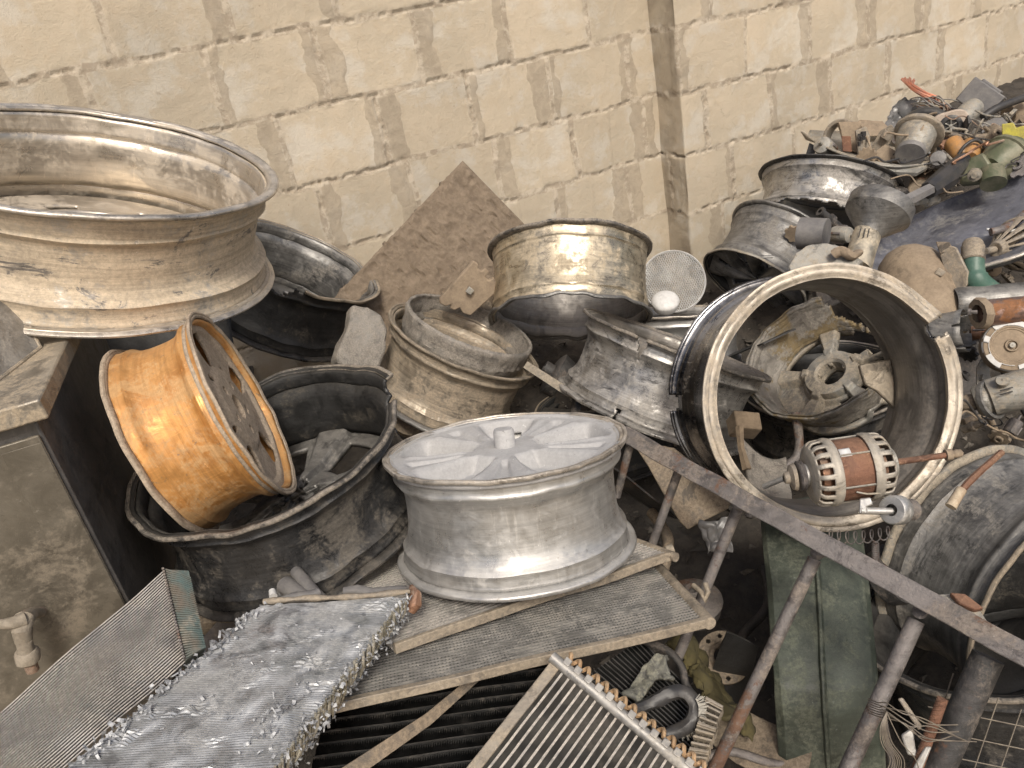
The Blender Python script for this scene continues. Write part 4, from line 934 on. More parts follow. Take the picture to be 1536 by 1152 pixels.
# ---------------------------------------------------------------- green tank
t = thing('green_tank', 'dark green metal tank with a raised seam standing behind the ladder rungs', 'tank', Matrix.Translation(P(1235, 1100, 1.3))); I = t.matrix_world.inverted()
rowsg = [((1140, 755), (1148, 755), (1219, 745), (1282, 752), (1290, 752), 1.50), ((1143, 800), (1150, 800), (1222, 790), (1284, 796), (1293, 798), 1.46), ((1150, 880), (1158, 880), (1228, 874), (1296, 878), (1304, 880), 1.38), ((1158, 985), (1167, 990), (1233, 990), (1306, 990), (1314, 985), 1.29), ((1161, 1018), (1171, 1028), (1235, 1036), (1309, 1030), (1317, 1020), 1.265), ((1162, 1045), (1174, 1060), (1237, 1068), (1313, 1062), (1321, 1048), 1.262), ((1166, 1110), (1178, 1118), (1241, 1124), (1319, 1118), (1326, 1112), 1.275), ((1170, 1200), (1182, 1205), (1246, 1210), (1326, 1205), (1332, 1200), 1.30)]
vs = []; fs = []
for l0, l1, mid, r1, r0, d in rowsg:
    pr = [(l0, d+.14), (l0, d+.012), (l1, d), ((mid[0]-5, mid[1]), d-.008), ((mid[0]-2, mid[1]), d-.016), ((mid[0]+2, mid[1]), d-.016), ((mid[0]+5, mid[1]), d-.008), (r1, d), (r0, d+.012), (r0, d+.14)]
    vs += [tuple(P(q[0], q[1], dd)) for q, dd in pr]
m = 10; nR = len(rowsg)
for i in range(nR-1):
    for k in range(m): fs.append((i*m+k, i*m+(k+1) % m, (i+1)*m+(k+1) % m, (i+1)*m+k))
fs += [tuple(range(m)), tuple((nR-1)*m+k for k in reversed(range(m)))]
b = MB(); b.add(vs, fs, I); o = b.build('shell', GREEN, t, bevel=.006, rough=.0014, rs=14, sub=3, ang=60)

# ---------------------------------------------------------------- motor in the ring
D = 1.21
t = thing('electric_motor', 'rust red electric motor with cream slotted end cages resting in the upright ring', 'electric motor', Matrix.Translation(P(1270, 706, D))); I = t.matrix_world.inverted()
ax0, ax1 = (1200, 714, D+.004), (1340, 694, D-.004)
def on_ax(x, dd=0): k = (x-1200)/140; return (x, 714-20*k, D+.004-.008*k+dd)
lath('stator', on_ax(1240), on_ax(1302), [(0, 40), (0, 44), (.03, 45.5), (.5, 46), (.97, 45.5), (1, 44), (1, 40)], RUST, t, 80)
b = MB(); A_, B_ = P(*on_ax(1240)), P(*on_ax(1302)); M_, L_ = cyl_axis(A_, B_); k = D/F
def cage(x0, x1, flip):
    pr = [(0, 47), (.14, 48.5), (.22, 48.5), (.30, 47.5), (.70, 46.5), (.80, 45), (.92, 40), (1, 32), (1.02, 20), (1.02, 8)]
    kp = lambda a, u_: not (.36 < u_ < .64 and (a*18/(2*PI)) % 1 < .56)
    pr2 = []
    for i in range(len(pr)-1):
        for j in range(4): pr2.append(tuple(pr[i][q]+(pr[i+1][q]-pr[i][q])*j/4 for q in (0, 1)))
    pr2.append(pr[-1])
    lath('end_cage', on_ax(x0), on_ax(x1), pr2, MOTORC, t, 126, keep=kp, solid=.003)
cage(1248, 1214, 1); cage(1294, 1327, 0)
lath('windings', on_ax(1222), on_ax(1242), [(0, 20), (.1, 34), (.5, 38), (1, 36)], COPPER, t); lath('windings', on_ax(1320), on_ax(1300), [(0, 20), (.1, 34), (.5, 38), (1, 36)], COPPER, t)
Mi_ = I @ M_
b = MB()
for q in range(6):
    a = q*PI/3+.5; x, y = 47.5*k*math.cos(a), 47.5*k*math.sin(a); b.tube([(x, y, -.012), (x, y, L_+.012)], .0016, 6, Mi_)
b.build('tie_rod', OLDGREY, t)
lath('pulley', on_ax(1196), on_ax(1206), [(0, 4), (0, 20), (.2, 23), (.5, 20), (.8, 23), (1, 20), (1, 4)], IRON, t)
lath('collar', on_ax(1205), on_ax(1215), [(0, 12), (0, 17), (.5, 17), (.6, 13), (1, 13)], ALU, t)
lath('bracket', on_ax(1176), on_ax(1192), [(0, 5), (.1, 8), (.5, 10), (.7, 19), (1, 21), (1, 3)], RAIL, t, 24, rough=.001)
lath('flange', on_ax(1331), on_ax(1339), [(0, 6), (0, 22), (.2, 24.5), (.8, 24.5), (1, 22), (1, 12), (.8, 8), (1.3, 7), (1.4, 3)], OLDGREY, t)
lath('shaft', on_ax(1338), on_ax(1422), [(0, 7), (.05, 7), (.1, 4.8), (1, 4.6), (1, .5)], RUST, t, 20)
lath('shaft_cap', on_ax(1418), on_ax(1446), [(0, 2), (0, 8.5), (.35, 8.5), (.42, 5), (.6, 7), (.85, 6), (1, .5)], CLAY, t, 20, rough=.001)
# paper label lying on the stator curve
b = MB(); vs = []; fs = []; best = M_.to_3x3().inverted() @ (CAM-P(1262, 690, D)); am = math.atan2(best.y, best.x)
upd = M_.to_3x3().inverted() @ up; au = math.atan2(upd.y, upd.x); sg_ = 1 if math.sin(au-am) > 0 else -1
for i in range(7):
    a = am+sg_*(.42+.30*i/6)
    for z_ in (.0115, .0285): vs.append((46.6*k*math.cos(a), 46.6*k*math.sin(a), z_))
for i in range(6): fs.append((2*i, 2*i+1, 2*i+3, 2*i+2))
b.add(vs, fs, Mi_); b.build('paper_label', WHITE, t, solid=.0004)
ptube('wire', [(1285, 738, D-.04), (1300, 741, D-.045), (1320, 740, D-.04)], 1.5, OLDGREY, t)
t = at_thing('pipe_clamp', 'small shiny steel clamp with threaded collar below the motor', 'clamp', 1330, 765, 1.17)
for a, c_ in (([(1289, 748), (1306, 746), (1310, 757), (1300, 760), (1302, 770), (1288, 771)], 1.16),): plate('jaw', a, c_, .014, ALU, t)
ptube('rod', [(1290, 766, 1.165), (1338, 767, 1.165)], 5.5, ALU, t, seg=14)
lath('collar', (1337, 765, 1.16), (1352, 765, 1.175), [(0, 9), (0, 20), (.1, 22), (.8, 22), (1, 19), (1, 9)], ALU, t)
lath('thread', (1352, 765, 1.175), (1368, 764, 1.19), [(0, 15)]+[(i/12, 15+(1.3 if i % 2 else -1)) for i in range(1, 12)]+[(1, 12), (1, 3)], IRON, t)
pp = []
for k in range(261):
    s_ = k/260; th_ = s_*2*PI*8; x = 1240+98*s_; y = 804-6*s_+5*math.sin(PI*s_)
    pp.append(tuple(P(x+5*math.sin(th_), y+9.5*math.cos(th_), 1.245+.010*math.sin(th_))))
b = MB(); b.tube(pp, .0011, 6); tagit(b.build('coil_spring', IRON), 'thin loose wire spring hanging under the upright ring above the green tank', 'spring')
pp = [tuple(P(1313+5*math.sin(k*.5), 815+k*.22+3*math.cos(k*.5), 1.30+.006*math.cos(k*.5))) for k in range(190)]
b = MB(); b.tube(pp, .0010, 6); tagit(b.build('coil_spring', IRON), 'second thin spring hanging straight down beside the green tank', 'spring')

# ---------------------------------------------------------------- lower right bits
t = at_thing('metal_strap', 'rust brown strip with a cream end lying on the grey rim at the right', 'strap', 1460, 715, 1.15)
ptube('strip', smooth_pts([(1503, 678, 1.19), (1478, 700, 1.175), (1455, 722, 1.16), (1440, 738, 1.15)]), [5]*18+[6], RUST, t, seg=6, rough=.001)
ptube('end', [(1442, 734, 1.148), (1434, 747, 1.143), (1426, 760, 1.14)], [7.5, 7.5, 8], plain('cream_pipe_end', (.5, .42, .3), (.3, .22, .15), .7, 30, .4), t, seg=10, rough=.0008)
t = at_thing('broken_bracket', 'grey broken bracket with a reddish end lying on the ladder rail at the right', 'bracket', 1430, 910, 1.1)
plate('plate', [(1393, 893), (1425, 890), (1442, 903), (1468, 912), (1490, 945), (1470, 943), (1440, 925), (1412, 915)], 1.06, .012, OLDGREY, t, n=nrm(1430, 910, 0, -.6), rough=.0015, sub=1)
plate('end', [(1425, 888), (1448, 890), (1476, 911), (1462, 914), (1440, 905)], 1.055, .012, RUST, t, n=nrm(1430, 910, .1, -.5), rough=.001)
def rebar(name, label, pts, rpx, mat=RUST):
    q = [Vector(P(*p)) for p in pts]; d = pts[0][2]; b = MB(); r_ = px(d, rpx); b.tube(q, r_, 12)
    M, L_ = cyl_axis(q[0], q[-1]); n_ = int(L_/.006)
    for i in range(n_): b.lathe([(r_*.96, -.0012), (r_*1.16, 0), (r_*.96, .0012)], 12, M @ Matrix.Translation((0, 0, L_*(i+.5)/n_)) @ Matrix.Rotation(.5, 4, 'X'))
    return tagit(b.build(name, mat, None), label, 'rebar')
rebar('rebar', 'thick rusty red ribbed bar standing between the wires at the bottom right', [(1414, 1048, .97), (1366, 1180, .98)], 8)
rebar('rebar', 'dark ribbed bar beside the thick rusty one, behind the lowest pipe rung', [(1325, 1075, 1.06), (1345, 1180, 1.04)], 5, IRON)
plate('metal_scrap', [(1352, 1102), (1370, 1090), (1374, 1122), (1388, 1140), (1362, 1132)], .985, .004, SHEET, label='torn pale tin scrap caught in the wires at the bottom right', cat='scrap', n=nrm(1365, 1110, .3, 0))
plate('metal_scrap', [(1346, 1048), (1354, 1046), (1384, 1090), (1378, 1096)], .99, .006, RAIL, label='thin tan slat leaning left of the thick rusty bar', cat='scrap')
plate('metal_scrap', [(1388, 1118), (1398, 1120), (1378, 1165), (1362, 1165)], .965, .006, SHEET, label='narrow pale plate right beside the foot of the thick rusty bar', cat='scrap')
rnd = random.Random(4)
t = at_thing('wire_bundle', 'tangle of thin wires tied round the lowest pipe rung and rusty bar', 'wires', 1340, 1070, .98)
WIRE = plain('grey_tan_wire', (.20, .17, .13), (.12, .10, .08), .5, 40, .2)
for k in range(7):
    y0 = 1050+k*3.5; pts = smooth_pts([(1302, y0-2, 1.02), (1318, y0+4, .99), (1330, y0+6+rnd.uniform(-3, 3), .97), (1360+rnd.uniform(-8, 8), y0+22+rnd.uniform(-10, 10), .95), (1392+rnd.uniform(-6, 6), y0+36+rnd.uniform(-8, 8), .95), (1450+rnd.uniform(-20, 20), y0+50+rnd.uniform(-20, 14), .96)], 5)
    ptube('wire', pts, .9, WIRE, t, seg=5)
for k in range(8):
    a = rnd.uniform(-12, 12); pts = smooth_pts([(1330, 1068, .96), (1328+a, 1090, .955), (1334+a*1.6, 1115, .955), (1350+a*2, 1140, .955), (1345+a*3, 1170, .96)], 5)
    ptube('wire', pts, .8, WIRE, t, seg=5)
b = MB()
for k in range(5): b.tube([P(1430+k*34, 1010+k*18, 1.02), P(1375+k*34, 1180+k*14, 1.02)], .0009, 5)
for k in range(5): b.tube([P(1392, 1060+k*34, 1.019), P(1560, 1095+k*34, 1.019)], .0009, 5)
tagit(b.build('wire_netting', WIRE), 'faint thin wire netting in the bottom right corner', 'netting')

# ---------------------------------------------------------------- gaps under and behind the ring and rail
o = plate('steel_plate', [(948, 660), (1012, 672), (1100, 742), (1092, 762), (1032, 794), (1020, 782)], 1.50, .006, PLATE, label='bent brown dirty plate under the left end of the ladder rail', cat='plate', n=nrm(1020, 730, .1, -.2), rough=.002, sub=2)
t = thing('wooden_block', 'small brown wooden block behind the ring beside the split sooty rim', 'block', frame(P(1122, 630, 1.62), nrm(1122, 630, .5, -.6), rt)); b = MB(); b.box((0, 0, -.02), (.058, .042, .045)); b.build('block', WOODM, t, bevel=.003, rough=.0012)
ptube('wooden_stick', [(1109, 640, 1.58), (1112, 672, 1.56), (1120, 705, 1.54)], [6, 5, 7], WOODM, label='splintered dirty stick below the small wooden block', cat='stick', seg=5, rough=.002)
curved('steel_plate', 'dark curved plate low inside the ring, left under the muddy rim', 'plate', [(1110, 660, 1.62), (1180, 690, 1.6), (1190, 770, 1.5), (1120, 720, 1.52)], CAST, bulge=(0, .02, 0))
ptube('thin_rod', [(1145, 730, 1.45), (1188, 712, 1.42), (1200, 706, 1.41)], 4.5, ALU, label='short pale rod just left of the motor inside the ring', cat='rod')
def spare(label, cx, cy, a, ratio, dirp, Rm, Wd, mats, disc=None, name='rim', cut=None, mt=None):
    c, n, d = axis_from(cx, cy, a, ratio, dirp, Rm); t, _ = rim(name, label, c, n, Rm, Wd, mats, inmat=BLACKIN, seg=120)
    if disc: face(t, 'spoke_disc', mt or mats[1], Rm*.93, *disc, 46, 240)
    return t
fan5 = (lambda r_, a: -.02+.012*(1-sstep(spoke(a, 5, .3), .1, .2))-.01*(1-r_), lambda r_, a: .30 < r_ < .88 and spoke(a, 5, .3) > .17+.04*r_ and True)
fan10 = (lambda r_, a: -.015-.012*(1-r_), lambda r_, a: .34 < r_ < .88 and spoke(a, 10, .1) > .13)
spare('alloy wheel with thin spokes lying in shadow left of the green tank', 1125, 868, 96, .62, (.7, .5), .205, .15, (TAN, GREYD, GREYD), fan10, 'wheel', mt=ALU)
spare('dark rim standing in shadow just right of the silver wheel', 990, 745, 78, .55, (.8, .3), .19, .15, (GREYD, BLACK, BLACK), fan5)
spare('black rim lying in shadow under the tan rim and golden rim', 905, 610, 105, .42, (.1, 1), .21, .15, (TAN, BLACKIN, BLACK), fan5)
spare('black rim below the cabinet side, deep behind the orange wheel', 265, 560, 110, .40, (.1, 1), .22, .16, (BLACK, BLACKIN, BLACK), fan5)
spare('rusty black rim deep between the ring and the grey rim', 1230, 650, 112, .5, (.1, 1), .235, .15, (GREYD, BLACK, BLACK))
spare('black rim sunk in the heap behind the right edge fittings', 1490, 660, 90, .45, (.0, 1), .21, .15, (GREYD, BLACK, BLACK), fan5)
ptube('metal_bar', [(790, 548, 1.86), (852, 588, 1.80), (880, 600, 1.78)], [8, 9, 9], OLDGREY, label='short grey bar poking out below the tan rim', cat='bar', seg=4)
ptube('metal_bar', [(868, 565, 1.85), (860, 660, 1.7)], [7, 7], DIRON, label='dark upright bar behind the split sooty rim', cat='bar', seg=4)
t = thing('hub_plate', 'round dirty hub plate with bolt holes on the ground left of the green tank', 'hub', frame(P(1086, 985, 1.52), nrm(1086, 985, .05, -.35)))
face(t, 'plate', PLATE, .052, lambda r_, a: .004*(1-sstep(r_, .5, .6)), lambda r_, a: r_ < .38 or any(hole(r_*math.cos(a), r_*math.sin(a), .8*math.cos(q), .8*math.sin(q), .09) for q in [k*2*PI/10 for k in range(10)]), 40, 200, th=.01)
curved('cloth', 'dirty olive yellow cloth crumpled between the black radiator and the hub plate', 'cloth', [(1000, 960, 1.42), (1060, 1000, 1.44), (1130, 1110, 1.30), (1060, 1080, 1.30)], YCLOTH, rough=.02, bulge=(0, -.02, 0))
curved('plastic_bag', 'grey plastic film crumpled behind the second pipe rung', 'bag', [(1046, 780, 1.46), (1092, 775, 1.44), (1096, 830, 1.42), (1058, 832, 1.44)], BAG, rough=.012, th=.002)
rnd = random.Random(21)
# loose dark scrap filling the depth of the heap
SCR = [(930, 720, 1.6), (1000, 850, 1.55), (1040, 900, 1.6), (1100, 1010, 1.5), (1130, 940, 1.6), (330, 900, 1.35), (350, 960, 1.3), (640, 1090, 1.25), (830, 560, 2.0), (1010, 600, 1.9), (1170, 700, 1.8), (1330, 470, 2.2), (1450, 560, 2.1), (1490, 640, 1.9), (1250, 430, 2.3), (1130, 520, 2.1), (1420, 640, 1.9), (620, 620, 1.9), (1050, 540, 2.0), (1520, 590, 2.0), (1345, 860, 1.5), (1110, 1100, 1.35), (1140, 1140, 1.3)]
where = ['beside the silver wheel', 'under the second rung', 'above the hub plate', 'near the yellow cloth', 'left of the green tank', 'below the big black rim', 'behind the torn radiator', 'under the black core', 'under the golden rim', 'behind the sooty rim', 'under the muddy rim', 'behind the ring top', 'right of the ring', 'above the grey rim', 'beside the small dark wheel', 'left of the broken wheel', 'behind the motor shaft', 'beside the cast lump', 'below the silver rim top', 'below the drill housing', 'right of the green tank', 'at the foot of the third rung', 'at the foot of the green tank']
for i, (x, y, d) in enumerate(SCR):
    n_ = Vector([rnd.gauss(0, 1) for _ in range(3)]).normalized(); M_ = frame(P(x, y, d), (n_+Vector((0, -.4, .8))).normalized(), Vector([rnd.gauss(0, 1) for _ in range(3)])); b = MB()
    mt = [DIRON, PLATE, IRON, BLACKIN][i % 4]
    if i % 3 == 0:
        L_ = rnd.uniform(.10, .16); w_ = rnd.uniform(.03, .05)
        b.prism([(-L_, -w_), (L_*.8, -w_*1.1), (L_, w_*.6), (L_*.3, w_), (-L_*.6, w_*1.2), (-L_*1.05, w_*.3)], .004)
        o = b.build('dark_filler_plate', mt, None, rough=.008, rs=9, sub=3); lb = 'bent dark scrap plate lying '
    elif i % 3 == 1:
        b.tube(smooth_pts([(-.14, 0, 0), (-.05, .02, .01), (.04, -.02, 0), (.13, .03, .02)]), rnd.uniform(.007, .013), 10); o = b.build('scrap_pipe', mt, None, rough=.001); lb = 'short bent dark scrap pipe lying '
    else:
        b.lathe([(.055, -.03), (.06, 0), (.05, .006), (.02, .006), (.018, .03), (.008, .03), (.007, -.03)], 30); o = b.build('scrap_hub', mt, None, rough=.001); lb = 'round dark scrap hub lying '
    o.matrix_world = M_; tagit(o, lb+where[i], 'scrap')

# ---------------------------------------------------------------- the heap at the upper right
c, n, d = axis_from(1478, 334, 170, .33, (.30, .95), .312)
t = thing('blue_dish', 'wide shallow dark blue enamel dish tilted at the right, largest round thing there', 'dish', frame(c, n))
DISHM = metal('dark_blue_enamel', (.14, .145, .175), (.10, .105, .13), rough=.38, met=.15, dust=(.22, .21, .195), amt=.42, spot=(.03, .03, .035), spots=.3, rings=.1, speck=.8, updust=.2)
b = MB(); b.lathe([(.312, 0), (.307, .003), (.298, -.004), (.289, -.018), (.275, -.024), (.266, -.030), (.15, -.040), (.001, -.042)], 140); b.build('bowl', DISHM, t, solid=.004, rough=.0012, rs=5)
b = MB(); b.lathe([(.312+.005*math.cos(q_*PI/4), .002+.005*math.sin(q_*PI/4)) for q_ in range(8)], 140, closed=True); b.build('rolled_rim', LIPM, t)
# burner / lamp head in front of it
t = thing('burner_head', 'grey metal drum shaped burner head on a pale neck above the ring', 'burner', Matrix.Translation(P(1310, 330, 1.86)))
lath('drum', (1325, 302, 1.855), (1302, 352, 1.84), [(0, 4), (0, 12), (.02, 16), (.03, 42), (.05, 46.5), (.08, 47.5), (.42, 47.5), (.46, 45), (.74, 30), (.9, 21), (1, 19)], GREYD, t, 90, rough=.0006, rs=12)
lath('neck', (1302, 348, 1.845), (1284, 404, 1.80), [(0, 19.5), (.1, 20.5), (.5, 20), (1, 21), (1, 3)], metal('pale_peeling_neck', (.50, .45, .36), (.36, .32, .26), dust=(.4, .34, .25), amt=.5, spots=.5, rings=0), t, 40, rough=.0012)
b = MB(); I = t.matrix_world.inverted()
for x in (1291, 1298, 1304): b.tube([P(x, 343, 1.808), P(x-3, 356, 1.80)], .0014, 6, I)
b.build('vent_slot', BLKPL, t)

# crumpled cover, below
t = at_thing('crumpled_cover', 'crushed pale casting lying on the back of the ring under the burner', 'casting', 1240, 385, 1.78)
plate('plate', [(1183, 398), (1192, 380), (1212, 368), (1240, 364), (1268, 370), (1296, 392), (1280, 404), (1230, 400), (1190, 412)], 1.74, .02, OLDGREY, t, n=nrm(1240, 388, 0, -.5), rough=.006, sub=3)
ptube('rag', smooth_pts([(1250, 382, 1.72), (1262, 376, 1.71), (1275, 384, 1.71), (1290, 378, 1.72)]), [7]*18+[4], CLAY, t, rough=.004, rs=40)
# clay-brown tank
t = at_thing('round_tank', 'dusty brown dome shaped pressure tank right behind the ring top', 'tank', 1370, 430, 2.0)
lath('dome', (1352, 372, 2.02), (1400, 505, 1.92), [(0, 2), (.02, 14), (.07, 28), (.15, 40), (.25, 48), (.38, 53), (.5, 55), (.52, 57), (.55, 57), (.57, 55), (.75, 54), (1, 48), (1, 3)], CLAY, t, 80, rough=.001, rs=10)
t = at_thing('bent_plate', 'folded tan metal plate standing left of the green fitting', 'plate', 1430, 400, 1.9)
plate('plate', [(1408, 378), (1428, 369), (1434, 372), (1452, 408), (1450, 428), (1430, 446), (1424, 430)], 1.88, .010, RAIL, t, n=nrm(1430, 400, -.5, 0), rough=.001)
plate('tab', [(1401, 411), (1408, 401), (1420, 408), (1412, 415)], 1.87, .004, RAIL, t)
plate('lip', [(1404, 362), (1424, 362), (1430, 372), (1410, 380)], 1.90, .005, PLATE, t, n=nrm(1410, 370, 0, -.8), rough=.001)
t = at_thing('pipe_elbow', 'green plastic pipe elbow with a brass nut, between tan plate and fan', 'pipe elbow', 1462, 400, 1.9)
lath('nut', (1459, 362, 1.90), (1460, 392, 1.88), [(.45, 3), (.45, 8), (0, 9), (0, 12), (.1, 14), (.25, 14.5), (.3, 16), (.95, 16), (1, 14)], RAIL, t, 6*4)
ptube('elbow', smooth_pts([(1460, 385, 1.885), (1461, 405, 1.88), (1466, 422, 1.875), (1482, 436, 1.88), (1500, 446, 1.89)]), [15]*9+[17]*16, FITG, t, seg=24, rough=.0008)
t = at_thing('cooling_fan', 'brown ribbed fan cowl with a short shaft at the right edge', 'fan', 1515, 370, 2.0)
lath('cowl', (1494, 374, 1.98), (1545, 362, 2.05), [(0, 4), (0, 9), (.1, 12), (.5, 30), (.62, 36), (.7, 38), (1, 38)], RAIL, t, 12*6, keep=lambda a, u_: not (.35 < u_ < .72 and (a*14/(2*PI)) % 1 < .45), solid=.004)
lath('hub', (1500, 373, 2.0), (1540, 364, 2.05), [(0, 8), (.3, 12), (.6, 20), (1, 24)], PLATE, t)
lath('shaft', (1478, 377, 1.96), (1498, 373, 1.99), [(0, 1), (0, 5), (1, 5.5)], RAIL, t, 16)
t = at_thing('grey_pipe', 'fat dusty grey pipe lying level at the right edge under the green elbow', 'pipe', 1490, 455, 1.85)
lath('pipe', (1430, 456, 1.88), (1570, 446, 1.84), [(.02, 14), (.02, 20), (0, 22), (.03, 24), (.1, 25), (1, 25), (1, 3)], GREYD, t, 50, rough=.0006)
t = at_thing('rusty_pipe', 'red rusty pipe with a pale bolted clamp in front of the fat grey pipe', 'pipe', 1500, 468, 1.72)
lath('pipe', (1474, 470, 1.72), (1570, 461, 1.70), [(0, 3), (0, 18), (.05, 20), (1, 20)], metal('rusty_tube', (.26, .17, .14), (.18, .13, .115), dust=(.3, .24, .2), amt=.4, rust=(.34, .15, .06), rust_amt=.3, rings=.3), t, 40, rough=.0006)
lath('clamp', (1466, 471, 1.72), (1480, 469, 1.72), [(0, 14), (0, 23), (.3, 25), (.7, 25), (1, 20)], CLAY, t, 10, rough=.002, rs=50)
lath('bolt', (1452, 468, 1.71), (1466, 468, 1.70), [(0, 1), (0, 5.5), (.35, 5.5), (.35, 3), (1, 3)], IRON, t, 6)
t = at_thing('torn_can', 'dark crushed can with a ragged mouth just right of the ring notch', 'can', 1430, 500, 1.80)
lath('can', (1400, 502, 1.84), (1462, 494, 1.78), [(0, 3), (0, 26), (.05, 29), (.2, 29), (.4, 29), (.6, 30), (.8, 31), (.9, 31), (1, 32)], GREYD, t, 60, keep=lambda a, u_: not (u_ > .72+.2*mn.noise(Vector((math.cos(a)*3, math.sin(a)*3, 2)))), solid=.002, rough=.002, rs=30)
t = thing('pulley', 'round tan and white worn pulley disc at the right edge', 'pulley', frame(P(1518, 518, 1.70), nrm(1518, 518, .25, -.12))); k = px(1.7, 1)
b = MB(); b.lathe([(.001, -.002), (6*k, -.002), (7*k, .003), (9*k, .003), (10*k, -.003), (24*k, -.004), (25*k, -.002), (27*k, -.002), (28*k, 0), (37*k, -.001), (39*k, -.004), (40*k, -.016), (38*k, -.024), (40*k, -.030), (38*k, -.040), (.01, -.040)], 90); b.build('disc', CLAY, t, rough=.0005)
b = MB(); b.lathe([(30*k, .0005), (31*k, .0022), (38*k, .0012), (39.5*k, -.004)], 90, keep=lambda a, u_: mn.noise(Vector((math.cos(a)*3, math.sin(a)*3, u_*3))) > -.15); b.build('worn_ring', WHITE, t)
b = MB(); b.lathe([(.001, .006), (4*k, .006), (4.5*k, -.002)], 12); b.build('bolt', OLDGREY, t)
t = at_thing('tool_housing', 'dusty power tool housing with two slots pointing left at the right edge', 'power tool', 1500, 595, 1.62)
lath('housing', (1462, 603, 1.64), (1570, 574, 1.58), [(0, 8), (0, 20), (.05, 24), (.15, 25), (.2, 22), (.22, 28), (.5, 29), (1, 30)], OLDGREY, t, 24, rough=.0015, rs=20)
lath('chuck', (1440, 606, 1.66), (1466, 602, 1.64), [(0, 3), (0, 11), (.5, 13), (1, 12)], PLATE, t, 20)
lath('screw', (1504, 573, 1.588), (1503, 570, 1.575), [(0, 9), (.7, 9.5), (1, 8), (1, 1)], OLDGREY, t, 20)
I = t.matrix_world.inverted(); b = MB()
for yy in (584, 590): b.tube([P(1500, yy+2, 1.572), P(1519, yy-3, 1.568)], .0017, 6, I)
b.build('vent_slot', BLKPL, t)
lath('band', (1483, 600, 1.63), (1491, 598, 1.62), [(0, 26), (.1, 30.5), (.9, 30.5), (1, 26)], GREYD, t, 24)
# motor tray and what lies in it
t = at_thing('metal_tray', 'curved pale rimmed tray of dusty motor parts at the top of the heap', 'tray', 1320, 225, 2.45)
edge = smooth_pts([(1203, 198, 2.62), (1222, 212, 2.52), (1260, 230, 2.42), (1305, 245, 2.36), (1350, 250, 2.34), (1400, 243, 2.38), (1438, 228, 2.46)], 5)
back = smooth_pts([(1215, 195, 2.70), (1240, 196, 2.72), (1275, 196, 2.75), (1310, 198, 2.76), (1350, 200, 2.76), (1390, 205, 2.74), (1430, 214, 2.66)], 5)
vs = [tuple(P(*p)) for p in edge]+[tuple(P(a[0]*.5+c_[0]*.5, a[1]*.5+c_[1]*.5+12, (a[2]+c_[2])/2)) for a, c_ in zip(edge, back)]+[tuple(P(*p)) for p in back]
N = len(edge); I = t.matrix_world.inverted(); b = MB(); b.add(vs, [(i, i+1, N+i+1, N+i) for i in range(N-1)]+[(N+i, N+i+1, 2*N+i+1, 2*N+i) for i in range(N-1)], I); b.build('pan', OLDGREY, t, solid=.003)
b = MB(); b.tube([P(*p) for p in edge], .0042, 10, I); b.build('rolled_edge', OLDGREY, t)
plate('leg', [(1214, 214), (1226, 220), (1220, 236), (1208, 234)], 2.55, .01, BLKPL, t)
ptube('under_bar', [(1330, 256, 2.36), (1372, 258, 2.36), (1385, 250, 2.38)], 7, OLDGREY, t, seg=8)
t = at_thing('pump_motor', 'grey silver pump motor with a flat round end lying in the tray', 'motor', 1372, 215, 2.36)
lath('body', (1378, 194, 2.38), (1365, 232, 2.355), [(0, 3), (0, 24), (.1, 27), (.3, 27), (.36, 27), (.7, 25), (.85, 22), (.96, 21), (1, 19), (1, 12), (1.02, 6), (1.08, 5), (1.08, .5)], OLDGREY, t, 50)
lath('flange', (1380, 196, 2.385), (1377, 203, 2.378), [(0, 20), (0, 33), (.3, 35), (.8, 35), (1, 32), (1, 20)], RAIL, t, 50, rough=.0008)
lath('end_cap', (1367, 227, 2.355), (1365, 233, 2.345), [(0, 18), (.2, 21.5), (.8, 21.5), (1, 20), (1.02, 9), (1.02, .5)], FITM, t, 50)
I = t.matrix_world.inverted(); b = MB()
for x, y in ((1372, 216), (1357, 240)): b.tube([P(x, y, 2.345), P(x, y, 2.325)], .0045, 10, I)
for x, y in ((1358, 206), (1384, 210)): b.tube([P(x, y, 2.35), P(x+3, y+6, 2.34)], .008, 6, I)
b.build('vent_hole', BLKPL, t)
t = thing('fan_motor', 'cream rounded triangular motor with a black centre behind the pump motor', 'motor', frame(P(1426, 189, 2.48), nrm(1426, 189, .1, .05), up)); k = px(2.48, 1)
pl_ = []
for i in range(60):
    a = 2*PI*i/60; r_ = (24+2.8*math.cos(3*a+2.6))*k; pl_.append((r_*math.cos(a), r_*math.sin(a)))
b = MB(); b.prism(pl_, .03, z0=-.03); b.build('housing', plain('cream_pink_casting', (.48, .40, .33), (.38, .31, .25), .6, 30, .4), t, bevel=.004)
b = MB(); b.lathe([(16*k, -.002), (16*k, .006), (14*k, .009), (10*k, .009), (9*k, .003), (1e-4, .003)], 40); b.build('black_ring', BLKPL, t)
b = MB()
for q in range(6):
    a = q*PI/3; b.tube([(2*k*math.cos(a), 2*k*math.sin(a), .006), (9*k*math.cos(a), 9*k*math.sin(a), .006)], .0022, 6)
b.lathe([(1e-4, .011), (2.6*k, .010), (3*k, .003)], 16); b.build('spokes', OLDGREY, t)
t = thing('connector_block', 'dark square electric block with pins on the very top of the heap', 'electric part', frame(P(1470, 147, 2.55), nrm(1470, 147, -.2, -.15), rt*.82+up*-.57)); k = px(2.55, 1)
b = MB(); b.box((0, 0, -.02), (54*k, 38*k, .05)); b.box((0, 20*k, -.02), (34*k, 6*k, .03)); b.build('case', FITM, t, bevel=.004, rough=.001)
b = MB()
for i in range(8): b.box((29*k, (-15+i*4.2)*k, -.03), (9*k, 1.6*k, .018))
b.build('pins', RAIL, t)
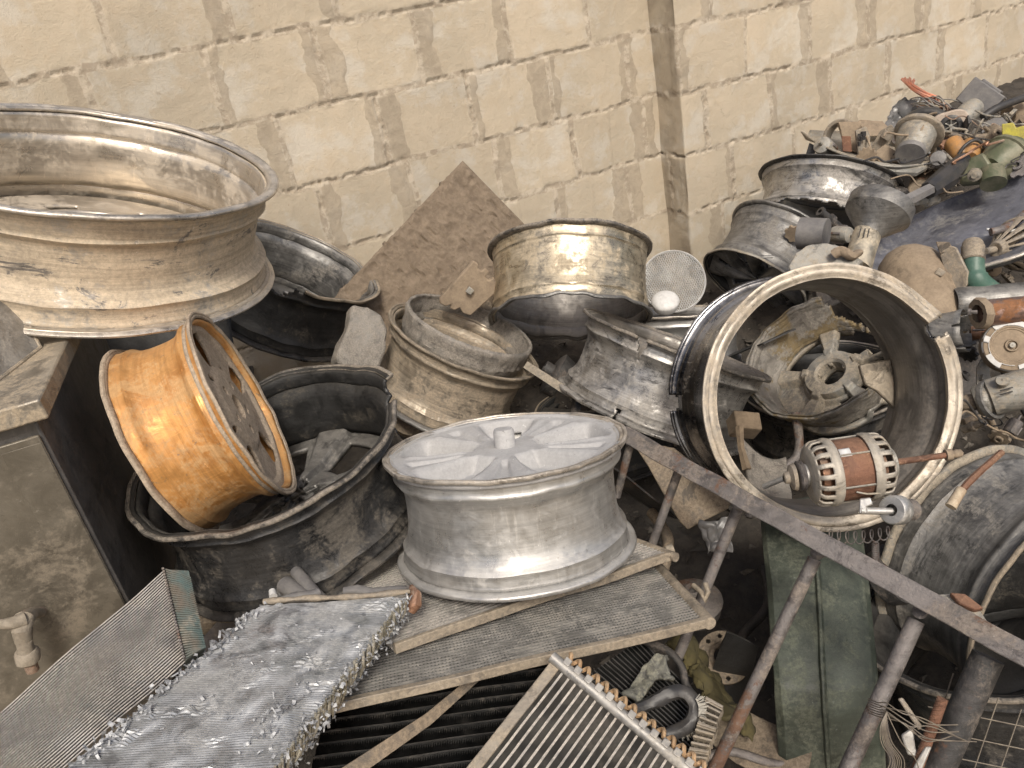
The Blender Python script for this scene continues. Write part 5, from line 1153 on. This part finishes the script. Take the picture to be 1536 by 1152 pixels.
t = at_thing('small_motor', 'bare metal motor can slanting down from the dark square block', 'motor', 1448, 172, 2.56)
lath('can', (1462, 160, 2.57), (1436, 186, 2.54), [(0, 14), (.2, 16), (.9, 16), (1, 13), (1, 2)], OLDGREY, t, 30)
t = at_thing('copper_wire', 'orange pink copper wires fanned against the wall on top of the heap', 'wires', 1380, 135, 2.75)
rnd = random.Random(8)
for k in range(22):
    a, c_ = rnd.uniform(-6, 6), rnd.uniform(-9, 9)
    ptube('wire', smooth_pts([(1352+a*.6+rnd.uniform(0, 22), 121+a*.4-rnd.uniform(0, 3), 2.78), (1370+a, 130+c_*.4, 2.75), (1388+a, 141+c_*.5, 2.72), (1406+a*.5, 150+c_*.8, 2.70)], 4), 1.1, COPW, t, seg=5)
t = at_thing('silver_wire', 'dull silver wires tangled below the copper wires', 'wires', 1400, 160, 2.7)
for k in range(26):
    x0, y0 = rnd.uniform(1366, 1400), rnd.uniform(146, 162)
    ptube('wire', smooth_pts([(x0, y0, 2.72), (x0+14, y0+rnd.uniform(-7, 5), 2.68), (x0+28, y0+rnd.uniform(0, 14), 2.66), (x0+34+rnd.uniform(-6, 12), y0+rnd.uniform(8, 26), 2.64)], 4), .9, [OLDGREY, COPPER, IRON][k % 3], t, seg=5)
t = at_thing('rubber_tyre', 'small dark rubber tyre arc standing behind the pump motor', 'tyre', 1385, 180, 2.6)
b = MB(); M_ = I0 = t.matrix_world.inverted() @ frame(P(1386, 200, 2.66), nrm(1386, 200, -.1, -.3)); k = px(2.66, 1)
b.lathe([(30*k+9*k*math.cos(q*PI/6), 12*k*math.sin(q*PI/6)) for q in range(12)], 60, M_, closed=True); b.build('tread', BLKPL, t, rough=.001)
b = MB(); b.lathe([(24*k, -.01), (20*k, .0), (10*k, -.01), (1e-4, -.01)], 40, M_); b.build('wheel_centre', FITM, t)
t = at_thing('cloudy_bag', 'clear grey plastic bag crumpled against the wall behind the tyre', 'bag', 1350, 180, 2.75)
o = curved('film', 'x', 'x', [(1322, 195, 2.76), (1350, 150, 2.80), (1400, 150, 2.78), (1395, 200, 2.74)], BAG, rough=.02, th=.002, bulge=(0, 0, -.03)); 
for k_ in ('label', 'category'): del o[k_]
o.parent = t; o.matrix_basis = t.matrix_world.inverted()
t = at_thing('mixer_body', 'tan dusty appliance body with a round hoop at the left of the tray', 'appliance', 1265, 205, 2.55)
I = t.matrix_world.inverted(); b = MB(); k = px(2.56, 1); M_ = I @ frame(P(1262, 206, 2.58), nrm(1262, 206, -.7, -.2))
b.lathe([(24*k, -.02), (26*k, -.018), (26*k, .018), (24*k, .02), (21*k, .018), (21*k, -.018)], 50, M_, closed=True); b.build('hoop', RAIL, t, rough=.0008)
plate('shell', [(1256, 184), (1290, 182), (1300, 192), (1306, 232), (1282, 228), (1268, 222), (1262, 200)], 2.52, .05, CLAY, t, n=nrm(1280, 205, 0, -.2), rough=.004, sub=3)
plate('winding_block', [(1262, 204), (1276, 204), (1278, 228), (1264, 227)], 2.47, .03, RUST, t)
plate('front_plate', [(1284, 196), (1300, 190), (1306, 204), (1304, 228), (1288, 232)], 2.46, .012, RAIL, t, n=nrm(1290, 210, .4, 0), rough=.002, sub=1)
b = MB()
for i in range(9): q = (1286+rnd.uniform(0, 14), 198+rnd.uniform(0, 24)); b.box(tuple(I @ P(q[0], q[1], 2.445)), (.008, .006, .014), rz=i)
b.build('terminals', DIRON, t)
curved('metal_hood', 'brown curved sheet hood behind the appliance body in the tray', 'hood', [(1285, 205, 2.66), (1292, 180, 2.70), (1322, 182, 2.70), (1342, 205, 2.64)], CLAY, bulge=(0, -.02, -.02), th=.004)
plate('dusty_cover', [(1312, 228), (1328, 216), (1344, 226), (1350, 242), (1318, 242)], 2.42, .02, CLAY, label='dusty brown round cover in the middle of the tray left of the pump motor', cat='cover', n=nrm(1330, 230, 0, -.6), rough=.003, sub=2)
t = at_thing('terminal_strip', 'bright yellow plastic terminal block at the right edge on top', 'electric part', 1518, 197, 2.3)
plate('block', [(1503, 186), (1520, 184), (1524, 192), (1530, 190), (1545, 188), (1546, 210), (1504, 212)], 2.3, .04, YELLOW, t, rough=.002, sub=2)
plate('base', [(1496, 210), (1550, 206), (1552, 226), (1500, 228)], 2.28, .05, CLAY, t, n=nrm(1520, 218, 0, -.5), rough=.002, sub=1)
t = at_thing('orange_capacitor', 'two stubby orange capacitors side by side left of the green pump', 'capacitor', 1448, 222, 2.35)
lath('can', (1428, 212, 2.38), (1444, 236, 2.34), [(0, 2), (0, 11), (.1, 13), (.9, 13), (1, 11), (1, 2)], ORPL, t, 30)
lath('can', (1458, 216, 2.37), (1452, 238, 2.33), [(0, 2), (0, 12), (.1, 14), (.9, 14), (1, 12), (1, 2)], ORPL, t, 30)
ptube('strap', smooth_pts([(1438, 232, 2.32), (1448, 218, 2.31), (1464, 210, 2.31), (1478, 222, 2.32), (1484, 246, 2.33)]), 2.6, BLKPL, t)
t = at_thing('green_pump', 'olive green bell shaped pump above the blue dish', 'pump', 1490, 245, 2.28)
lath('bell', (1484, 256, 2.28), (1522, 228, 2.31), [(0, 3), (0, 20), (.15, 26), (.45, 30), (.6, 33), (.62, 36), (.72, 36), (.75, 30), (1, 26), (1, 3)], PUMPG, t, 50, rough=.0012)
plate('cowl', [(1438, 276), (1445, 250), (1456, 236), (1474, 228), (1486, 246), (1482, 272)], 2.26, .05, PUMPG, t, n=nrm(1460, 255, -.3, -.2), rough=.002, sub=2, bevel=.006)
lath('boss', (1462, 262, 2.235), (1461, 264, 2.215), [(0, 10), (.6, 9), (.7, 4), (1, 4), (1, .5)], OLDGREY, t, 24)
ptube('motor_neck', [(1488, 256, 2.24), (1490, 276, 2.22)], [17, 18], PUMPG, t, seg=24)
t = at_thing('black_tool', 'long dark grey tool arm slanting under the tray towards the green pump', 'tool', 1400, 275, 2.3)
ptube('arm', [(1326, 318, 2.12), (1362, 300, 2.16), (1398, 282, 2.22)], [9, 10, 9], FITM, t, seg=6)
ptube('grip', [(1392, 286, 2.22), (1420, 266, 2.26), (1446, 240, 2.30)], [13, 17, 12], BLKPL, t, seg=8, rough=.0015)
curved('flat_casting', 'dusty dark round casting half hidden behind the black tool arm', 'casting', [(1358, 300, 2.4), (1372, 262, 2.46), (1440, 252, 2.46), (1420, 290, 2.38)], PLATE, bulge=(0, -.02, 0))
for i, (pts, r_, mt, lb) in enumerate([
    ([(1415, 200, 2.42), (1450, 206, 2.40), (1480, 204, 2.40), (1510, 190, 2.42)], 5, PLATE, 'brown hose running right from the cream motor'),
    ([(1474, 176, 2.5), (1500, 160, 2.5), (1550, 142, 2.52)], 6, BLKPL, 'thick black cable rising to the right edge beside the pins'),
    ([(1420, 232, 2.34), (1434, 248, 2.3), (1436, 262, 2.29), (1432, 280, 2.28)], 2.2, OLDGREY, 'grey cable hanging off the right end of the tray'),
    ([(1400, 236, 2.36), (1428, 246, 2.33), (1470, 252, 2.3)], 2, BLKPL, 'thin black cable under the orange capacitors'),
    ([(1292, 188, 2.5), (1300, 205, 2.46), (1306, 222, 2.43), (1308, 240, 2.41)], 1.5, CLAY, 'thin tan lead hanging over the tray edge'),
    ([(1540, 318, 2.05), (1520, 335, 2.02), (1500, 345, 2.0), (1486, 348, 2.0)], 6, IRON, 'dark rod lying across the right side of the blue dish'),
    ([(1545, 335, 2.0), (1520, 346, 2.0), (1498, 345, 2.01), (1480, 344, 2.02)], 2, WHITE, 'thin white cable on the blue dish')]):
    ptube('cable' if i != 5 else 'steel_rod', smooth_pts(pts, 5), r_, mt, label=lb, cat='cable' if i != 5 else 'rod')
plate('grey_cover', [(1470, 186), (1500, 172), (1512, 184), (1498, 196), (1472, 200)], 2.5, .02, FITM, label='flat grey cover between the cream motor and yellow block', cat='cover', n=nrm(1490, 190, 0, -.5), rough=.002, sub=1)
t = at_thing('brown_motor', 'dusty brown motor end at the right edge below the black cable', 'motor', 1525, 165, 2.6)
lath('can', (1512, 172, 2.6), (1560, 158, 2.62), [(0, 2), (0, 14), (.1, 18), (1, 19)], CLAY, t, 30)
ptube('grey_drum', [(1200, 350, 2.10), (1240, 352, 2.06)], [24, 24], FITM, label='dark grey drum lying under the torn edge of the burnt rim', cat='drum', seg=30)

# small dusty parts packed into the upper right heap
rnd = random.Random(33)
SPOT = [(1238, 222, 2.5), (1300, 236, 2.42), (1322, 212, 2.55), (1338, 236, 2.4), (1395, 222, 2.42), (1408, 240, 2.36), (1420, 220, 2.42), (1445, 190, 2.46), (1462, 192, 2.46), (1480, 215, 2.4), (1505, 232, 2.3), (1526, 250, 2.25), (1530, 225, 2.28), (1400, 262, 2.4), (1380, 285, 2.42), (1350, 290, 2.4), (1515, 178, 2.55), (1528, 186, 2.5), (1420, 172, 2.6), (1350, 205, 2.65), (1495, 205, 2.4), (1415, 210, 2.45), (1466, 238, 2.32), (1455, 205, 2.42), (1390, 300, 2.3),
 (1490, 405, 2.0), (1510, 420, 2.0), (1528, 400, 2.05), (1410, 470, 1.95), (1425, 440, 1.96), (1470, 500, 1.85), (1450, 530, 1.85), (1475, 560, 1.8), (1490, 620, 1.75), (1460, 640, 1.75), (1520, 640, 1.7), (1500, 655, 1.7), (1440, 560, 1.9), (1530, 560, 1.75), (1245, 330, 2.2), (1262, 352, 2.15), (1190, 352, 2.3), (1480, 440, 1.98), (1525, 438, 1.95), (1408, 520, 1.9)]
NEAR = ['beside the mixer hoop', 'on the tray lip', 'behind the tray', 'in the middle of the tray', 'right of the pump motor', 'at the right tip of the tray', 'above the tray tip', 'below the connector block', 'beside the flat grey cover', 'left of the green pump', 'on the green pump', 'right of the green pump', 'under the yellow block', 'under the orange capacitors', 'over the black tool grip', 'beside the black tool arm', 'under the brown motor', 'above the yellow block', 'under the small motor can', 'behind the tray hood', 'under the brown hose', 'under the cream motor', 'on the green cowl', 'between the capacitors and hose', 'left of the blue dish',
 'under the fan cowl', 'below the fan hub', 'behind the fan cowl', 'behind the ring notch', 'left of the bent tan plate', 'under the rusty pipe', 'left of the pulley', 'above the tool housing', 'below the tool housing', 'behind the grey rim', 'at the right edge below the tool', 'above the grey rim edge', 'under the torn can', 'right below the pulley', 'inside the burnt rim mouth', 'beside the grey drum', 'above the small dark wheel', 'right of the green elbow', 'above the fat grey pipe', 'below the torn can']
MT = [OLDGREY, CLAY, RAIL, IRON, PLATE, FITM, COPPER, DIRON]
for i, (x, y, d) in enumerate(SPOT):
    z_ = Vector([rnd.gauss(0, 1) for _ in range(3)]).normalized(); M_ = frame(P(x, y, d), (z_-fwd*.5+up*.3).normalized(), Vector([rnd.gauss(0, 1) for _ in range(3)])); mt = MT[i % 8]; k = rnd.uniform(.8, 1.25)*d/2.3
    kind = i % 5; b = MB(); lb = ''
    if kind == 0:
        b.lathe([(.001, .045), (.004, .045), (.0045, .028), (.012, .027), (.020, .024), (.022, .018), (.022, -.018), (.020, -.024), (.012, -.026), (.001, -.026)], 28, Matrix.Scale(k, 4)); b.build
        t = thing('small_motor', ['grey', 'tan', 'brown'][i % 3]+' little motor can with a short shaft '+NEAR[i], 'motor', M_); b.build('can', mt, t, rough=.0006)
        c_ = MB(); 
        for a in range(4): c_.box((.0225*k*math.cos(a*PI/2), .0225*k*math.sin(a*PI/2), -.004), (.006*k, .006*k, .03*k), rz=a*PI/2)
        c_.build('brackets', IRON, t, bevel=.0008); continue
    if kind == 1:
        n_ = rnd.choice((8, 10, 12)); pr = []
        for j in range(n_*4): rr_ = (.030 if (j//2) % 2 else .025)*k; pr.append((rr_*math.cos(2*PI*j/n_/4), rr_*math.sin(2*PI*j/n_/4)))
        b.prism(pr, .010*k); b.lathe([(.012*k, .010*k), (.012*k, .018*k), (.006*k, .018*k), (.006*k, .009*k)], 20); o = b.build('gear', mt, None, bevel=.0008, rough=.0005); lb = 'small dirty toothed gear wheel '
        cat = 'gear'
    elif kind == 2:
        pr = [(-.045, -.012), (-.01, -.022), (.040, -.014), (.046, .006), (.02, .020), (-.018, .014), (-.044, .018)]
        b.prism([(a*k, c_*k) for a, c_ in pr], .006*k); b.box((.02*k, 0, .014*k), (.018*k, .022*k, .016*k)); b.box((-.03*k, .002*k, .010*k), (.010*k, .014*k, .010*k))
        o = b.build('scrap_casting', mt, None, bevel=.001, rough=.0022); lb = 'small rough casting piece '; cat = 'casting'
    elif kind == 3:
        pts = [(rnd.uniform(-.05, .05)*k, rnd.uniform(-.04, .04)*k, rnd.uniform(-.015, .025)*k) for _ in range(6)]
        b.tube(smooth_pts(pts, 6), .0022*k, 7); o = b.build('loose_cable', [BLKPL, CLAY, OLDGREY][i % 3], None); lb = 'short tangled loose cable '; cat = 'cable'
    else:
        b.lathe([(.010, -.04), (.013, -.038), (.013, -.01), (.018, -.008), (.018, .006), (.012, .008), (.011, .034), (.014, .036), (.014, .042), (.006, .042)], 14, Matrix.Scale(k, 4)); o = b.build('pipe_fitting', mt, None, rough=.0012); lb = 'small dusty stepped pipe fitting '; cat = 'fitting'
    o.matrix_world = M_; tagit(o, lb+NEAR[i], cat)
# broken crumbs and chips lying in the gaps
rnd = random.Random(5); b = MB()
for k in range(5200):
    x, y = rnd.uniform(-1.0, 2.6), rnd.uniform(.7, 2.9); z = mound_h(x, y); s_ = rnd.uniform(.004, .013)*(1 if rnd.random() < .85 else 2); c_ = Vector((x, y, z+s_*.3))
    v = [c_+Vector((rnd.gauss(0, 1), rnd.gauss(0, 1), rnd.gauss(0, .6))).normalized()*s_*rnd.uniform(.6, 1.2) for _ in range(5)]
    b.add([tuple(p) for p in v], [(0, 1, 2), (0, 2, 3), (1, 2, 4), (2, 3, 4), (0, 3, 1)])
o = b.build('rubble', plain('mixed_scrap_crumbs', (.11, .095, .077), (.05, .044, .038), .85, 9, .5, spot=(.30, .27, .23)), None, smooth=False); o['kind'] = 'stuff'; o['label'] = 'small broken crumbs and stones lying in the gaps of the heap'; o['category'] = 'rubble'

# tangled cables over the upper right heap
rnd = random.Random(77)
RUNS = [(1290, 245, 1400, 232), (1325, 210, 1405, 176), (1395, 182, 1470, 205), (1410, 170, 1530, 205), (1440, 200, 1536, 238), (1390, 248, 1470, 262), (1340, 262, 1440, 286), (1470, 162, 1540, 196), (1425, 252, 1500, 205), (1500, 262, 1545, 222), (1400, 545, 1480, 640), (1440, 620, 1540, 655)]
RN = ['across the tray front', 'behind the tyre arc', 'from the cream motor to the yellow block', 'across the small motor can', 'over the green pump', 'under the tray tip', 'along the black tool', 'under the dark square block', 'round the capacitors', 'down the right of the pump', 'hanging below the torn can', 'below the tool housing']
for i, (x0, y0, x1, y1) in enumerate(RUNS):
    d0 = 2.5-.0022*(y0-180) if y0 < 400 else 1.72; pts = []
    for j in range(7):
        s_ = j/6; pts.append((x0+(x1-x0)*s_+rnd.uniform(-9, 9), y0+(y1-y0)*s_+rnd.uniform(-9, 9), d0-.10+rnd.uniform(-.02, .02)))
    ptube('loose_cable', smooth_pts(pts, 6), rnd.uniform(.8, 1.9), [BLKPL, CLAY, OLDGREY, COPPER, BLKPL][i % 5], label='thin twisted '+['black', 'tan', 'grey', 'copper', 'black'][i % 5]+' cable '+RN[i], cat='cable', seg=7)

curved('dark_filler_plate', 'added dark sheet standing in for shade under the truck rim behind the orange wheel', 'plate', [(130, 478, 1.72), (345, 470, 1.85), (360, 640, 1.75), (150, 640, 1.66)], BLACKIN, bulge=(0, 0, -.02), rough=.004)  # black sheet added so the pale gap below the truck rim reads as shade
